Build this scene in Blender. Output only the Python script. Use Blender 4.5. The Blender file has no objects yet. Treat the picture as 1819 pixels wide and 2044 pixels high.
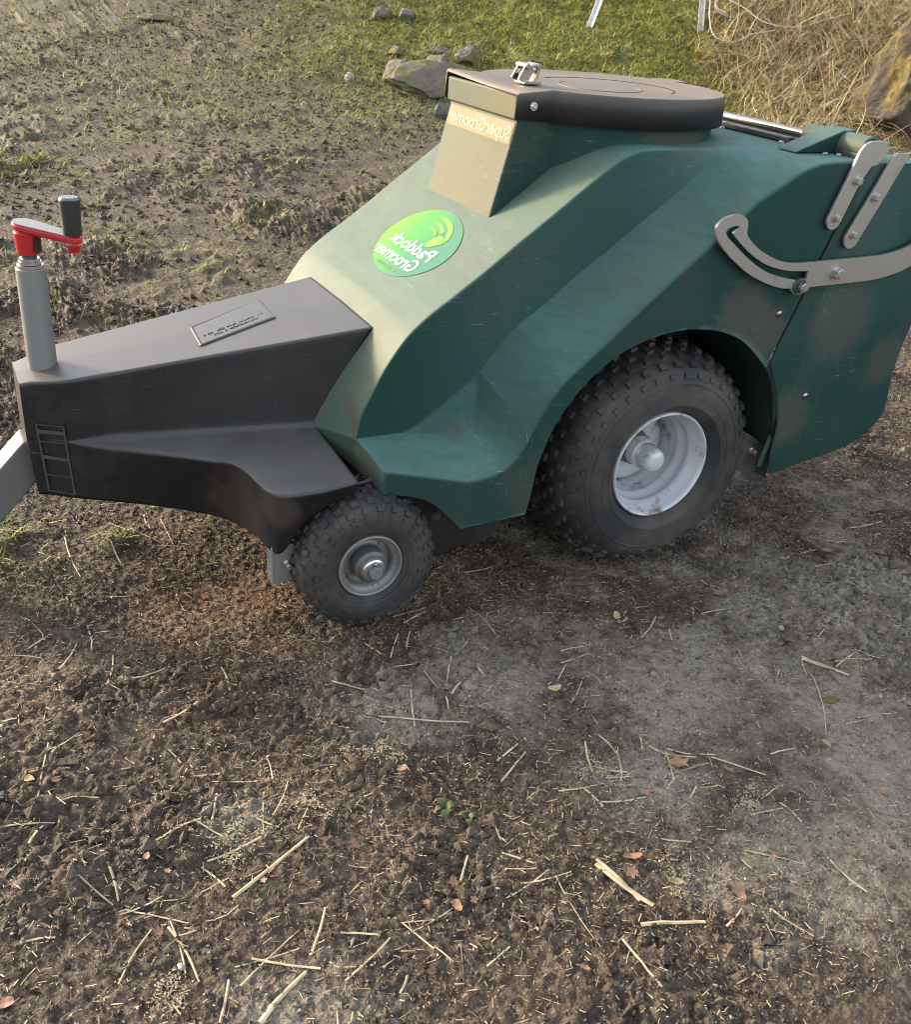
import bpy, bmesh, math, random
import numpy as np
from mathutils import Vector, Matrix

random.seed(7)
RNG = np.random.default_rng(11)
PI = math.pi

# ------------------------------------------------------------------ camera
scene = bpy.context.scene
C = scene.collection
cam_d = bpy.data.cameras.new("camera")
cam = bpy.data.objects.new("camera", cam_d)
C.objects.link(cam)
scene.camera = cam
cam_d.sensor_fit = 'HORIZONTAL'
cam_d.sensor_width = 36.0
cam_d.lens = 36.0 * 2038.4 / 1819.0
cam_d.clip_start = 0.05
cam_d.clip_end = 500
YAW, PITCH, ROLL = 0.4988, 0.4882, 0.0805
fwd = Vector((math.sin(YAW) * math.cos(PITCH), math.cos(YAW) * math.cos(PITCH), -math.sin(PITCH)))
rt = fwd.cross(Vector((0, 0, 1))).normalized()
up = rt.cross(fwd)
r2 = math.cos(ROLL) * rt + math.sin(ROLL) * up
u2 = -math.sin(ROLL) * rt + math.cos(ROLL) * up
M = Matrix((r2, u2, -fwd)).transposed().to_4x4()
M.translation = Vector((-1.2486, -1.8321, 1.065))
cam.matrix_world = M

# ------------------------------------------------------------------ light
SUN_AZ_VEC = Vector((-0.56, 0.83, 0))        # where the sun stands: beyond the trailer, to the left
SUN_EL = math.radians(16)
world = bpy.data.worlds.new("World")
scene.world = world
world.use_nodes = True
wn = world.node_tree.nodes
bg = wn["Background"]
sky = wn.new("ShaderNodeTexSky")
sky.sky_type = 'NISHITA'
sky.sun_disc = False
sky.sun_elevation = SUN_EL
az = math.atan2(SUN_AZ_VEC.x, SUN_AZ_VEC.y)
sky.sun_rotation = az
sky.air_density = 1.0
sky.dust_density = 1.6
sky.ozone_density = 1.0
hs = wn.new("ShaderNodeHueSaturation"); hs.inputs["Saturation"].default_value = .45
world.node_tree.links.new(sky.outputs[0], hs.inputs["Color"]); world.node_tree.links.new(hs.outputs[0], bg.inputs[0])
bg.inputs[1].default_value = 0.15
sun_d = bpy.data.lights.new("sun", 'SUN')
sun_d.energy = 2.1
sun_d.angle = math.radians(10)
sun_d.color = (1.0, 0.76, 0.46)
sun = bpy.data.objects.new("sun", sun_d)
C.objects.link(sun)
sd = SUN_AZ_VEC.normalized() * math.cos(SUN_EL) + Vector((0, 0, math.sin(SUN_EL)))
sun.rotation_euler = sd.to_track_quat('Z', 'Y').to_euler()
scene.view_settings.view_transform = 'Standard'
scene.view_settings.look = 'None'
scene.view_settings.gamma = 1
scene.view_settings.exposure = 1.95
try:
    scene.cycles.use_denoising = True
    scene.cycles.denoising_input_passes = 'RGB_ALBEDO_NORMAL'
    scene.cycles.denoising_prefilter = 'ACCURATE'
    scene.cycles.pixel_filter_type = 'BLACKMAN_HARRIS'
    scene.cycles.filter_width = 1.1
    scene.cycles.max_bounces = 6
    scene.cycles.caustics_reflective = False
    scene.cycles.caustics_refractive = False
except Exception:
    pass

# ------------------------------------------------------------------ helpers
def link(name, me, parent=None, mats=()):
    o = bpy.data.objects.new(name, me)
    C.objects.link(o)
    for m in mats:
        me.materials.append(m)
    if parent is not None:
        o.parent = parent
    return o

def tag(o, label=None, cat=None, group=None, kind=None):
    if label: o["label"] = label
    if cat: o["category"] = cat
    if group: o["group"] = group
    if kind: o["kind"] = kind
    return o

def mesh_np(name, verts, faces_list, smooth=True, matidx=None):
    """faces_list: list of int arrays (n,k)"""
    me = bpy.data.meshes.new(name)
    v = np.asarray(verts, dtype=np.float32)
    me.vertices.add(len(v))
    me.vertices.foreach_set("co", v.ravel())
    tot = sum(len(f) for f in faces_list)
    loops = np.concatenate([np.asarray(f, dtype=np.int32).ravel() for f in faces_list])
    sizes = np.concatenate([np.full(len(f), f.shape[1], dtype=np.int32) for f in faces_list])
    me.loops.add(len(loops))
    me.loops.foreach_set("vertex_index", loops)
    me.polygons.add(tot)
    starts = np.concatenate([[0], np.cumsum(sizes)[:-1]]).astype(np.int32)
    me.polygons.foreach_set("loop_start", starts)
    me.polygons.foreach_set("loop_total", sizes)
    me.polygons.foreach_set("use_smooth", np.full(tot, smooth, dtype=bool))
    if matidx is not None:
        me.polygons.foreach_set("material_index", np.asarray(matidx, dtype=np.int32))
    me.update()
    me.validate()
    return me

def from_bm(name, bm, parent=None, mats=(), smooth=False, angle=None):
    me = bpy.data.meshes.new(name)
    bmesh.ops.recalc_face_normals(bm, faces=bm.faces)
    bm.to_mesh(me)
    bm.free()
    for p in me.polygons:
        p.use_smooth = smooth
    o = link(name, me, parent, mats)
    if smooth and angle is not None:
        sharp_by_angle(me, angle)
    return o

def sharp_by_angle(me, deg):
    bm = bmesh.new(); bm.from_mesh(me)
    lim = math.radians(deg)
    for e in bm.edges:
        if len(e.link_faces) == 2:
            e.smooth = e.calc_face_angle(0) < lim
    bm.to_mesh(me); bm.free()

def bevel(o, w, seg=2, ang=30):
    m = o.modifiers.new("bevel", 'BEVEL')
    m.width = w; m.segments = seg; m.limit_method = 'ANGLE'; m.angle_limit = math.radians(ang)
    m.harden_normals = False
    return m

def wnormal(o):
    m = o.modifiers.new("wn", 'WEIGHTED_NORMAL'); m.keep_sharp = True; m.weight = 80; m.mode = 'FACE_AREA'
    return m

def solidify(o, t, off=-1):
    m = o.modifiers.new("solid", 'SOLIDIFY')
    m.thickness = t; m.offset = off
    return m

def bm_box(bm, c, s, rot=None):
    r = bmesh.ops.create_cube(bm, size=1.0)
    mat = Matrix.Translation(Vector(c)) @ (rot.to_4x4() if rot is not None else Matrix()) @ Matrix.Diagonal((*s, 1))
    bmesh.ops.transform(bm, matrix=mat, verts=r['verts'])
    return r['verts']

def bm_cyl(bm, a, b, r1, r2=None, n=24, caps=True):
    a = Vector(a); b = Vector(b); r2 = r1 if r2 is None else r2
    d = b - a
    r = bmesh.ops.create_cone(bm, cap_ends=caps, segments=n, radius1=r1, radius2=r2, depth=d.length)
    mat = Matrix.Translation((a + b) / 2) @ d.to_track_quat('Z', 'Y').to_matrix().to_4x4()
    bmesh.ops.transform(bm, matrix=mat, verts=r['verts'])
    return r['verts']

def bm_prism_xz(bm, pts, y0, y1):
    """polygon in x,z extruded along y"""
    a = [bm.verts.new((p[0], y0, p[1])) for p in pts]
    b = [bm.verts.new((p[0], y1, p[1])) for p in pts]
    bm.faces.new(a); bm.faces.new(b[::-1])
    n = len(pts)
    for i in range(n):
        bm.faces.new((a[i], b[i], b[(i + 1) % n], a[(i + 1) % n]))

def tube_arrays(path, rad, n=8):
    """tube along a polyline; rad scalar or list"""
    P = np.asarray(path, float); k = len(P)
    R = np.full(k, rad) if np.isscalar(rad) else np.asarray(rad, float)
    T = np.gradient(P, axis=0); T /= np.linalg.norm(T, axis=1)[:, None] + 1e-12
    ref = np.array([0, 0, 1.0]) if abs(T[0][2]) < .9 else np.array([1.0, 0, 0])
    vs = []
    for i in range(k):
        u = np.cross(T[i], ref); u /= np.linalg.norm(u) + 1e-12
        w = np.cross(u, T[i])
        a = np.arange(n) / n * 2 * PI
        vs.append(P[i] + R[i] * (np.cos(a)[:, None] * u + np.sin(a)[:, None] * w))
    V = np.concatenate(vs)
    F = [(i * n + j, i * n + (j + 1) % n, (i + 1) * n + (j + 1) % n, (i + 1) * n + j)
         for i in range(k - 1) for j in range(n)]
    return V, np.array(F)

def hex_bolt(parent, pos, axis, r=0.009, h=0.007, mat=None, washer=True, name="bolt"):
    bm = bmesh.new()
    p = Vector(pos); a = Vector(axis).normalized()
    if washer:
        bm_cyl(bm, p - a * 0.001, p + a * 0.0018, r * 1.35, n=20)
    bm_cyl(bm, p + a * 0.0018, p + a * h, r, n=6)
    bm_cyl(bm, p + a * h, p + a * (h + 0.0015), r * 0.86, r * .7, n=6)
    return from_bm(name, bm, parent, [mat])

def dome(parent, pos, axis, r, mat, name="rivet"):
    bm = bmesh.new()
    bmesh.ops.create_uvsphere(bm, u_segments=14, v_segments=8, radius=r)
    q = Vector(axis).to_track_quat('Z', 'Y').to_matrix().to_4x4()
    bmesh.ops.transform(bm, matrix=Matrix.Translation(Vector(pos)) @ q @ Matrix.Diagonal((1, 1, .5, 1)), verts=bm.verts)
    return from_bm(name, bm, parent, [mat], smooth=True)

# ------------------------------------------------------------------ materials
class NT:
    def __init__(s, name):
        s.m = bpy.data.materials.new(name); s.m.use_nodes = True
        s.t = s.m.node_tree; s.n = s.t.nodes; s.p = s.n["Principled BSDF"]
        s.co = s.n.new("ShaderNodeTexCoord").outputs["Object"]
    def l(s, a, b): s.t.links.new(a, b)
    def mapping(s, scale=(1, 1, 1), rot=(0, 0, 0)):
        m = s.n.new("ShaderNodeMapping"); m.inputs["Scale"].default_value = scale; m.inputs["Rotation"].default_value = rot
        s.l(s.co, m.inputs[0]); return m.outputs[0]
    def noise(s, scale, detail=4, rough=.55, dist=0, co=None):
        t = s.n.new("ShaderNodeTexNoise"); t.inputs["Scale"].default_value = scale
        t.inputs["Detail"].default_value = detail; t.inputs["Roughness"].default_value = rough
        t.inputs["Distortion"].default_value = dist
        s.l(co if co is not None else s.co, t.inputs["Vector"]); return t.outputs[0]
    def voro(s, scale, feature='F1', co=None):
        t = s.n.new("ShaderNodeTexVoronoi"); t.inputs["Scale"].default_value = scale; t.feature = feature
        s.l(co if co is not None else s.co, t.inputs["Vector"]); return t.outputs
    def ramp(s, fac, stops):
        r = s.n.new("ShaderNodeValToRGB"); e = r.color_ramp.elements
        while len(e) < len(stops): e.new(.5)
        for i, (p, c) in enumerate(stops):
            e[i].position = p; e[i].color = (c, c, c, 1) if np.isscalar(c) else (*c, 1)
        s.l(fac, r.inputs[0]); return r.outputs[0]
    def mix(s, fac, a, b):
        m = s.n.new("ShaderNodeMix"); m.data_type = 'RGBA'
        for k, v in ((0, fac), (6, a), (7, b)):
            if isinstance(v, bpy.types.NodeSocket): s.l(v, m.inputs[k])
            elif k == 0: m.inputs[0].default_value = v
            else: m.inputs[k].default_value = (*v, 1)
        return m.outputs[2]
    def math(s, op, a, b=None, clamp=False):
        m = s.n.new("ShaderNodeMath"); m.operation = op; m.use_clamp = clamp
        for k, v in ((0, a), (1, b)):
            if v is None: continue
            if isinstance(v, bpy.types.NodeSocket): s.l(v, m.inputs[k])
            else: m.inputs[k].default_value = v
        return m.outputs[0]
    def attr(s, name):
        a = s.n.new("ShaderNodeAttribute"); a.attribute_name = name; return a.outputs["Fac"]
    def set(s, key, v):
        i = s.p.inputs[key]
        if isinstance(v, bpy.types.NodeSocket): s.l(v, i)
        elif hasattr(i.default_value, "__len__") and len(v) == 3: i.default_value = (*v, 1)
        else: i.default_value = v
    def bump(s, h, strength=.3, dist=.01, prev=None):
        b = s.n.new("ShaderNodeBump"); b.inputs["Strength"].default_value = strength
        b.inputs["Distance"].default_value = dist; s.l(h, b.inputs["Height"])
        if prev is not None: s.l(prev, b.inputs["Normal"])
        s.l(b.outputs[0], s.p.inputs["Normal"]); return b.outputs[0]

def plastic(name, base, dust, dust_glare_amt, rough=.42, scratch=(.3, .3, .3), sheen=0., spec=.5, sky_sheen=None, mud=0., stains=(), edge=False):
    t = NT(name)
    n1 = t.noise(3.2, 5, .6); n2 = t.noise(22, 4, .6)
    streak = t.noise(14, 5, .7, 0.6, t.mapping((1, 1, 3.0), (0.3, .5, 0)))
    f = t.ramp(n1, [(.30, 0.0), (.75, 1.0)])
    f = t.math('MULTIPLY', f, t.ramp(streak, [(.25, .35), (.8, 1)]))
    # dust, plus painted sky and sun glare, on faces looking upward or forward
    g = t.n.new("ShaderNodeNewGeometry")
    sx = t.n.new("ShaderNodeSeparateXYZ"); t.l(g.outputs["Normal"], sx.inputs[0])
    upf = t.math('MULTIPLY', t.math('MAXIMUM', sx.outputs[2], 0.0), dust_glare_amt[1])
    fwf = t.math('MULTIPLY', t.math('MAXIMUM', t.math('MULTIPLY', sx.outputs[0], -1.0), 0.0), dust_glare_amt[2])
    fwf = t.math('MULTIPLY', fwf, t.math('SUBTRACT', 1.0, t.math('MULTIPLY', t.math('ABSOLUTE', sx.outputs[1]), 1.9), True))
    amt = t.math('ADD', t.math('ADD', upf, fwf), dust_glare_amt[0])
    amt = t.math('MULTIPLY', amt, t.math('ADD', t.math('MULTIPLY', f, .75), .35), True)
    if sky_sheen is not None:      # sky reflection painted pale and streaky on upward faces
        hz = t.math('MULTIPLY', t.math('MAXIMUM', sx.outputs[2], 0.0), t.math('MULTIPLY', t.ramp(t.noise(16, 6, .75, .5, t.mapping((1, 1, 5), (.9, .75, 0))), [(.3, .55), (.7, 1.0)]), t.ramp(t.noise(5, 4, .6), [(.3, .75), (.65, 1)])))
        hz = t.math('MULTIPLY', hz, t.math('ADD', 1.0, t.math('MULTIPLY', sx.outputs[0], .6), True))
        base = t.mix(t.math('MULTIPLY', hz, sky_sheen[1], True), base, sky_sheen[0])
    col = t.mix(amt, base, dust)
    if mud:                   # dried mud smears
        md = t.math('MULTIPLY', t.ramp(t.noise(3.4, 5, .62, .4, t.mapping((1, 1, .8), (0, .3, 0))), [(.50, 0), (.64, mud)]), t.ramp(t.noise(38, 5, .75, .3, t.mapping((1, 1, 4), (0, .6, 0))), [(.35, .25), (.65, 1)]))
        md2 = t.math('MULTIPLY', t.ramp(t.noise(13, 6, .7, .8), [(.60, 0), (.70, mud * .8)]), t.ramp(t.noise(4.0, 3, .5), [(.42, 0), (.6, 1)]))
        col = t.mix(t.math('MAXIMUM', md, md2), col, (.085, .062, .048))
    for (c_, r_, k_) in stains:
        vm = t.n.new("ShaderNodeVectorMath"); vm.operation = 'DISTANCE'; t.l(t.co, vm.inputs[0]); vm.inputs[1].default_value = c_
        fo = t.math('SUBTRACT', 1.0, t.math('DIVIDE', vm.outputs["Value"], r_), True)
        q_ = t.ramp(t.math('ADD', t.math('MULTIPLY', fo, .8), t.math('MULTIPLY', t.noise(19, 6, .72, .5, t.mapping((1, 1, 1.8), (0, .5, 0))), .8)), [(.62, 0), (.86, k_)])
        col = t.mix(q_, col, (.105, .078, .062))
    # thin scratches
    w = t.noise(26, 3, .6, .15, t.mapping((1, 1, 14), (.9, .55, .3)))
    w2 = t.noise(30, 3, .6, .2, t.mapping((12, 1, 1), (.2, .7, .5)))
    sc = t.math('ADD', t.ramp(w, [(.66, 0), (.72, .5)]), t.ramp(w2, [(.67, 0), (.73, .45)]))
    sc = t.math('MULTIPLY', sc, t.ramp(t.noise(4.5, 3), [(.48, 0), (.62, 1)]))
    col = t.mix(sc, col, scratch)
    if edge: pt = t.ramp(g.outputs["Pointiness"], [(.52, 0), (.60, 1)])       # edge highlights painted pale along the moulded edges
    if edge: pt = t.math('MULTIPLY', pt, t.ramp(t.noise(24, 5, .7), [(.35, .1), (.6, .6)]))
    if edge: col = t.mix(pt, col, scratch)
    t.set("Base Color", col)
    t.set("Roughness", t.math('ADD', t.math('MULTIPLY', f, .2), rough))
    t.set("Specular IOR Level", spec)
    if sheen:
        t.set("Sheen Weight", sheen); t.set("Sheen Roughness", .4)
    t.bump(t.noise(160, 3, .6), .08, .003)
    return t.m

GREEN = (0.0048, 0.040, 0.033)
M_green = plastic("green_plastic", GREEN, (.36, .27, .16), (.010, .06, .42), .58, (.22, .33, .31), spec=.25, sky_sheen=((.105, .245, .225), .85), mud=.25, edge=True,
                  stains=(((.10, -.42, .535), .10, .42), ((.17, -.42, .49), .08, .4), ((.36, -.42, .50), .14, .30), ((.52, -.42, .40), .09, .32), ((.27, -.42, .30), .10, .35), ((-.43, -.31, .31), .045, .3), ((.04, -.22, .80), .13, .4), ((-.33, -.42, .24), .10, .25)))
M_green2 = plastic("green_plastic_flat", GREEN, (.36, .27, .16), (.010, .06, .42), .58, (.22, .33, .31), spec=.25, sky_sheen=((.105, .245, .225), .85), mud=.25,
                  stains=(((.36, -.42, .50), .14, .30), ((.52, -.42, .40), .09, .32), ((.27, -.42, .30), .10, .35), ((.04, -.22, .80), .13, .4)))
M_chute = plastic("dusty_glare_plastic", GREEN, (.38, .27, .13), (.02, .10, .40), .58, (.16, .24, .22), spec=.20, mud=.4)  # forward tan is dust and warm sun glare painted into the chute
M_black = plastic("black_plastic", (.006, .006, .007), (.33, .30, .285), (.0, .33, .12), .40, (.13, .125, .12), spec=.42, sky_sheen=((.08, .085, .105), .38), mud=.3,
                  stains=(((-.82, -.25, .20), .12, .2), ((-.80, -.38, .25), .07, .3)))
M_lidblk = plastic("lid_plastic", (.012, .011, .012), (.33, .26, .20), (.012, .85, .2), .52, (.2, .17, .15))
M_dkgreen = plastic("dark_green_plastic", (.006, .03, .025), (.10, .07, .05), (.08, .1, .1), .5)

def rubber():
    t = NT("tyre_rubber")
    n = t.noise(9, 5, .6)
    col = t.mix(t.ramp(n, [(.42, 0.0), (.72, .7)]), (.020, .020, .021), (.10, .080, .064))
    t.set("Base Color", col); t.set("Roughness", .68)
    t.bump(t.noise(120, 3), .15, .004)
    return t.m
M_rubber = rubber()

def painted_metal(name, base, rough=.32, rust=.5, metal=.6):
    t = NT(name)
    n = t.noise(16, 6, .65)
    r = t.ramp(n, [(.54, 0), (.66, rust)])
    col = t.mix(r, base, (.16, .085, .05))
    t.set("Base Color", col); t.set("Roughness", t.math('ADD', t.math('MULTIPLY', r, .4), rough)); t.set("Metallic", metal)
    t.bump(t.noise(90, 3), .05, .002)
    return t.m
M_rim = painted_metal("silver_rim_paint", (.53, .54, .57), .36, .95, .15)
M_rusty = painted_metal("rusty_collar", (.16, .13, .11), .5, .8, .3)
M_bar = painted_metal("grey_bar_metal", (.11, .112, .11), .6, .25, .3)
M_galv = painted_metal("galvanised_steel", (.215, .215, .21), .55, .25, .5)
M_plate = painted_metal("stainless_plate", (.38, .36, .33), .38, .35, .7)
M_bolt = painted_metal("bolt_steel", (.6, .6, .58), .25, .2, .9)
M_dkmetal = painted_metal("dark_steel", (.07, .07, .07), .45, .4, .4)
M_chrome = painted_metal("chrome", (.34, .32, .29), .22, .3, 1.0)

def flat(name, col, rough=.5, metal=0, spec=.5):
    t = NT(name)
    n = t.noise(30, 4)
    dk = tuple(c * .75 for c in col)
    t.set("Base Color", t.mix(t.ramp(n, [(.3, 0), (.8, 1)]), dk, col)); t.set("Roughness", rough); t.set("Metallic", metal)
    t.set("Specular IOR Level", spec)
    return t.m
M_red = flat("red_plastic", (.48, .016, .018), .38)
M_grip = flat("black_grip", (.02, .018, .018), .5)
M_white = flat("white_print", (.85, .85, .82), .4)
M_lime = flat("lime_print", (.20, .50, .07), .6, 0, .15)
M_brown = flat("brown_print", (.16, .17, .08), .4)
M_yellow = flat("yellow_print", (.85, .80, .28), .6, 0, .15)
M_label = flat("label_film", (.21, .165, .085), .6, 0, .15)
M_hole = flat("dark_gap", (.004, .004, .004), .9)

def oval_mat():
    t = NT("oval_sticker_print")
    sp = t.n.new("ShaderNodeSeparateXYZ"); t.l(t.co, sp.inputs[0])
    f = t.math('ADD', t.math('MULTIPLY', sp.outputs[1], 5.2), .42, True)
    col = t.ramp(f, [(0, (.045, .17, .11)), (.45, (.05, .27, .05)), (1, (.14, .36, .035))])
    t.set("Base Color", col); t.set("Roughness", .55); t.set("Specular IOR Level", .2)
    return t.m
M_oval = oval_mat()
M_ovaledge = flat("sticker_edge", (.05, .09, .06), .5)

# ------------------------------------------------------------------ ground shape
def sp_(v, k): return np.log1p(np.exp(np.clip(v * k, -50, 50))) / k
def base_h(x, y):
    s = .7 * (x - .3) + .7 * (y - .8); v = .85 * x + .53 * y - 4.15
    return .09 * sp_(s, 2.5) + .34 * sp_(v, 2.2)

_perm = RNG.random((256, 256)).astype(np.float32)
def vnoise(x, y):
    xi = np.floor(x).astype(int); yi = np.floor(y).astype(int)
    fx = x - xi; fy = y - yi
    fx = fx * fx * fx * (fx * (fx * 6 - 15) + 10); fy = fy * fy * fy * (fy * (fy * 6 - 15) + 10)
    a = _perm[xi & 255, yi & 255]; b = _perm[(xi + 1) & 255, yi & 255]
    c = _perm[xi & 255, (yi + 1) & 255]; d = _perm[(xi + 1) & 255, (yi + 1) & 255]
    return (a * (1 - fx) + b * fx) * (1 - fy) + (c * (1 - fx) + d * fx) * fy
def fbm(x, y, sc, o=4, g=.5, seed=0):
    v = 0; a = 1; t = 0
    for i in range(o):
        ca, sa = math.cos(.7 * i + seed), math.sin(.7 * i + seed)
        X = (x * ca - y * sa) * sc + 17.3 * i + seed * 7.7; Y = (x * sa + y * ca) * sc + 5.1 * i + seed * 3.3
        v = v + a * vnoise(X, Y); t += a; a *= g; sc *= 2.03
    return v / t
def smooth(e0, e1, v):
    t = np.clip((v - e0) / (e1 - e0), 0, 1); return t * t * (3 - 2 * t)

def grass_mask(x, y):
    # more turf with distance to the back right, bare mud towards the left
    q = .55 * x + .84 * y
    left = smooth(-1.0, 2.2, x - .22 * y + 1.2 * (fbm(x, y, .8, 3, seed=2) - .5) * 2)
    m = smooth(2.6, 4.6, q + 1.3 * (fbm(x, y, .9, 4, seed=5) - .5) * 2) * (.20 + .80 * left)
    spec = smooth(.50, .72, fbm(x, y, 5.5, 4, .6, seed=8)) * smooth(.2, 1.6, y + .3 * x) * .30
    p2 = 0
    for gx, gy, gr in ((-1.22, .06, .10), (-.80, 3.5, .35), (-.35, 1.9, .22), (-.66, .47, .08), (-1.35, .9, .2), (-1.5, 1.7, .35), (-.99, .03, .05)):
        p2 = np.maximum(p2, .8 * np.exp(-((x - gx) ** 2 + (y - gy) ** 2) / gr ** 2))
    return np.clip(np.maximum(np.maximum(m, spec), p2 * smooth(.35, .7, fbm(x, y, 9, 3, seed=3))), 0, 1)

def dry_mask(x, y):
    v = .85 * x + .53 * y - 4.15
    return smooth(-.2, .3, .87 * x - .5 * y - 1.08 + .5 * (fbm(x, y, 1.6, 3, seed=9) - .5)) * smooth(-1.3, -.3, v)

def dusty_f(x, y):
    l = 0
    for cx, cy, r in ((-.48, -.62, .13), (-.20, -.78, .20), (.06, -.86, .22), (.22, -.62, .22), (-.06, -1.12, .20), (.35, -.80, .25), (-.40, -.95, .12), (-.98, -.79, .06), (.05, -1.10, .28), (-.28, -1.18, .16), (-.70, -.66, .10), (-1.0, -1.12, .10)):
        l = np.maximum(l, np.exp(-((x - cx) ** 2 + (y - cy) ** 2) / r ** 2))
    return np.clip(l * .75 + .55 * smooth(.42, .68, fbm(x, y, 7, 5, .65, seed=21)) * (.25 + .75 * smooth(-.9, .2, x)), 0, 1) * smooth(.35, -.1, y)

def detail_h(x, y, far):
    dist = np.hypot(x + 1.25, y + 1.83)
    h = .026 * (fbm(x, y, 2.6, 3, seed=1) - .5)
    ra = .30 + 1.5 * smooth(.47, .66, fbm(x, y, 2.4, 4, .55, seed=6))
    cl = fbm(x, y, 11, 4, .62, seed=4)
    h = h + (.017 + .036 * smooth(.6, 3.0, y)) * ra * (cl - .42)
    c2 = fbm(x + .02 * cl, y - .03 * cl, 34, 3, .65, seed=7)
    h = h + (.0080 + .010 * smooth(1.8, 3.2, dist)) * ra * (np.abs(c2 - .5) * 2.4) ** .7 * smooth(6.5, 3.8, dist)
    c3 = fbm(x, y, 95, 3, .7, seed=12)
    h = h + .0075 * (c3 - .5) * smooth(3.4, 1.8, dist)
    return h - .007

def rut(x, y):
    # pressed tracks behind the wheels and under the nose
    r = 0
    for cx, cy, rx, ry, d in ((-.02, -.30, .17, .15, .020), (-.65, -.36, .10, .06, .004), (-.85, -.18, .18, .10, .014)):
        r = r + d * np.exp(-(((x - cx) / rx) ** 2 + ((y - cy) / ry) ** 2))
    return r

def ground_h(x, y):
    x = np.asarray(x, float); y = np.asarray(y, float)
    far = smooth(.8, 3, y)
    tuft = grass_mask(x, y) * .05 * fbm(x, y, 5, 3, seed=13)
    return base_h(x, y) + detail_h(x, y, far) * (1 - .25 * smooth(1.5, 4, y)) + tuft - rut(x, y) + .06 * smooth(2, 5, y) * (fbm(x, y, 1.1, 3, seed=15) - .5)
def gh(x, y): return float(ground_h(np.array([x]), np.array([y]))[0])

def axis_pts(lo, hi, flo, fhi, fine, grow):
    a = list(np.arange(flo, fhi, fine))
    s = fine; v = a[-1]
    while v < hi: s *= grow; v += s; a.append(v)
    s = fine; v = flo; b = []
    while v > lo: s *= grow; v -= s; b.append(v)
    return np.array(b[::-1] + a)
gx = np.concatenate([axis_pts(-2.6, 5.6, -1.55, 1.05, .0036, 1.0075), 5.65 + np.cumsum(.06 * 1.12 ** np.arange(36))]); gx = np.concatenate([gx[0] - np.cumsum(.05 * 1.12 ** np.arange(36))[::-1], gx])
ys = [-1.50]; 
while ys[-1] < 60:
    d = ys[-1] + 1.85
    ys.append(ys[-1] + max(.0034, .0026 * d * (1 + .38 * max(0, d - 1.6))) if d < 9 else ys[-1] + .3 + .08 * (d - 9))
ys = [-30, -12, -6, -3, -2.2, -1.9, -1.7, -1.6] + ys
gy = np.array(ys)
X, Y = np.meshgrid(gx, gy)
Z = ground_h(X, Y)
nx, ny = len(gx), len(gy)
idx = np.arange(nx * ny).reshape(ny, nx)
F = np.stack([idx[:-1, :-1], idx[:-1, 1:], idx[1:, 1:], idx[1:, :-1]], -1).reshape(-1, 4)
me = mesh_np("ground", np.stack([X.ravel(), Y.ravel(), Z.ravel()], -1), [F])
a = me.attributes.new("grassy", 'FLOAT', 'POINT'); a.data.foreach_set("value", grass_mask(X, Y).ravel().astype(np.float32))
a = me.attributes.new("dry", 'FLOAT', 'POINT'); a.data.foreach_set("value", dry_mask(X, Y).ravel().astype(np.float32))
hi_ = (detail_h(X, Y, 0) + .012)
a = me.attributes.new("clod", 'FLOAT', 'POINT'); a.data.foreach_set("value", np.clip(hi_ / .03, 0, 1).ravel().astype(np.float32))
dusty = dusty_f(X, Y)
a = me.attributes.new("dusty", 'FLOAT', 'POINT'); a.data.foreach_set("value", dusty.ravel().astype(np.float32))
def sunpool_f(x, y): return np.exp(-(((x + .85) / .32) ** 2 + ((y + .22) / .30) ** 2)) * smooth(.35, .65, fbm(x, y, 6, 3, seed=22))  # warm pool of sunlight under the nose, painted into the soil colour
orange = sunpool_f(X, Y)
a = me.attributes.new("sunpool", 'FLOAT', 'POINT'); a.data.foreach_set("value", orange.ravel().astype(np.float32))

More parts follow.
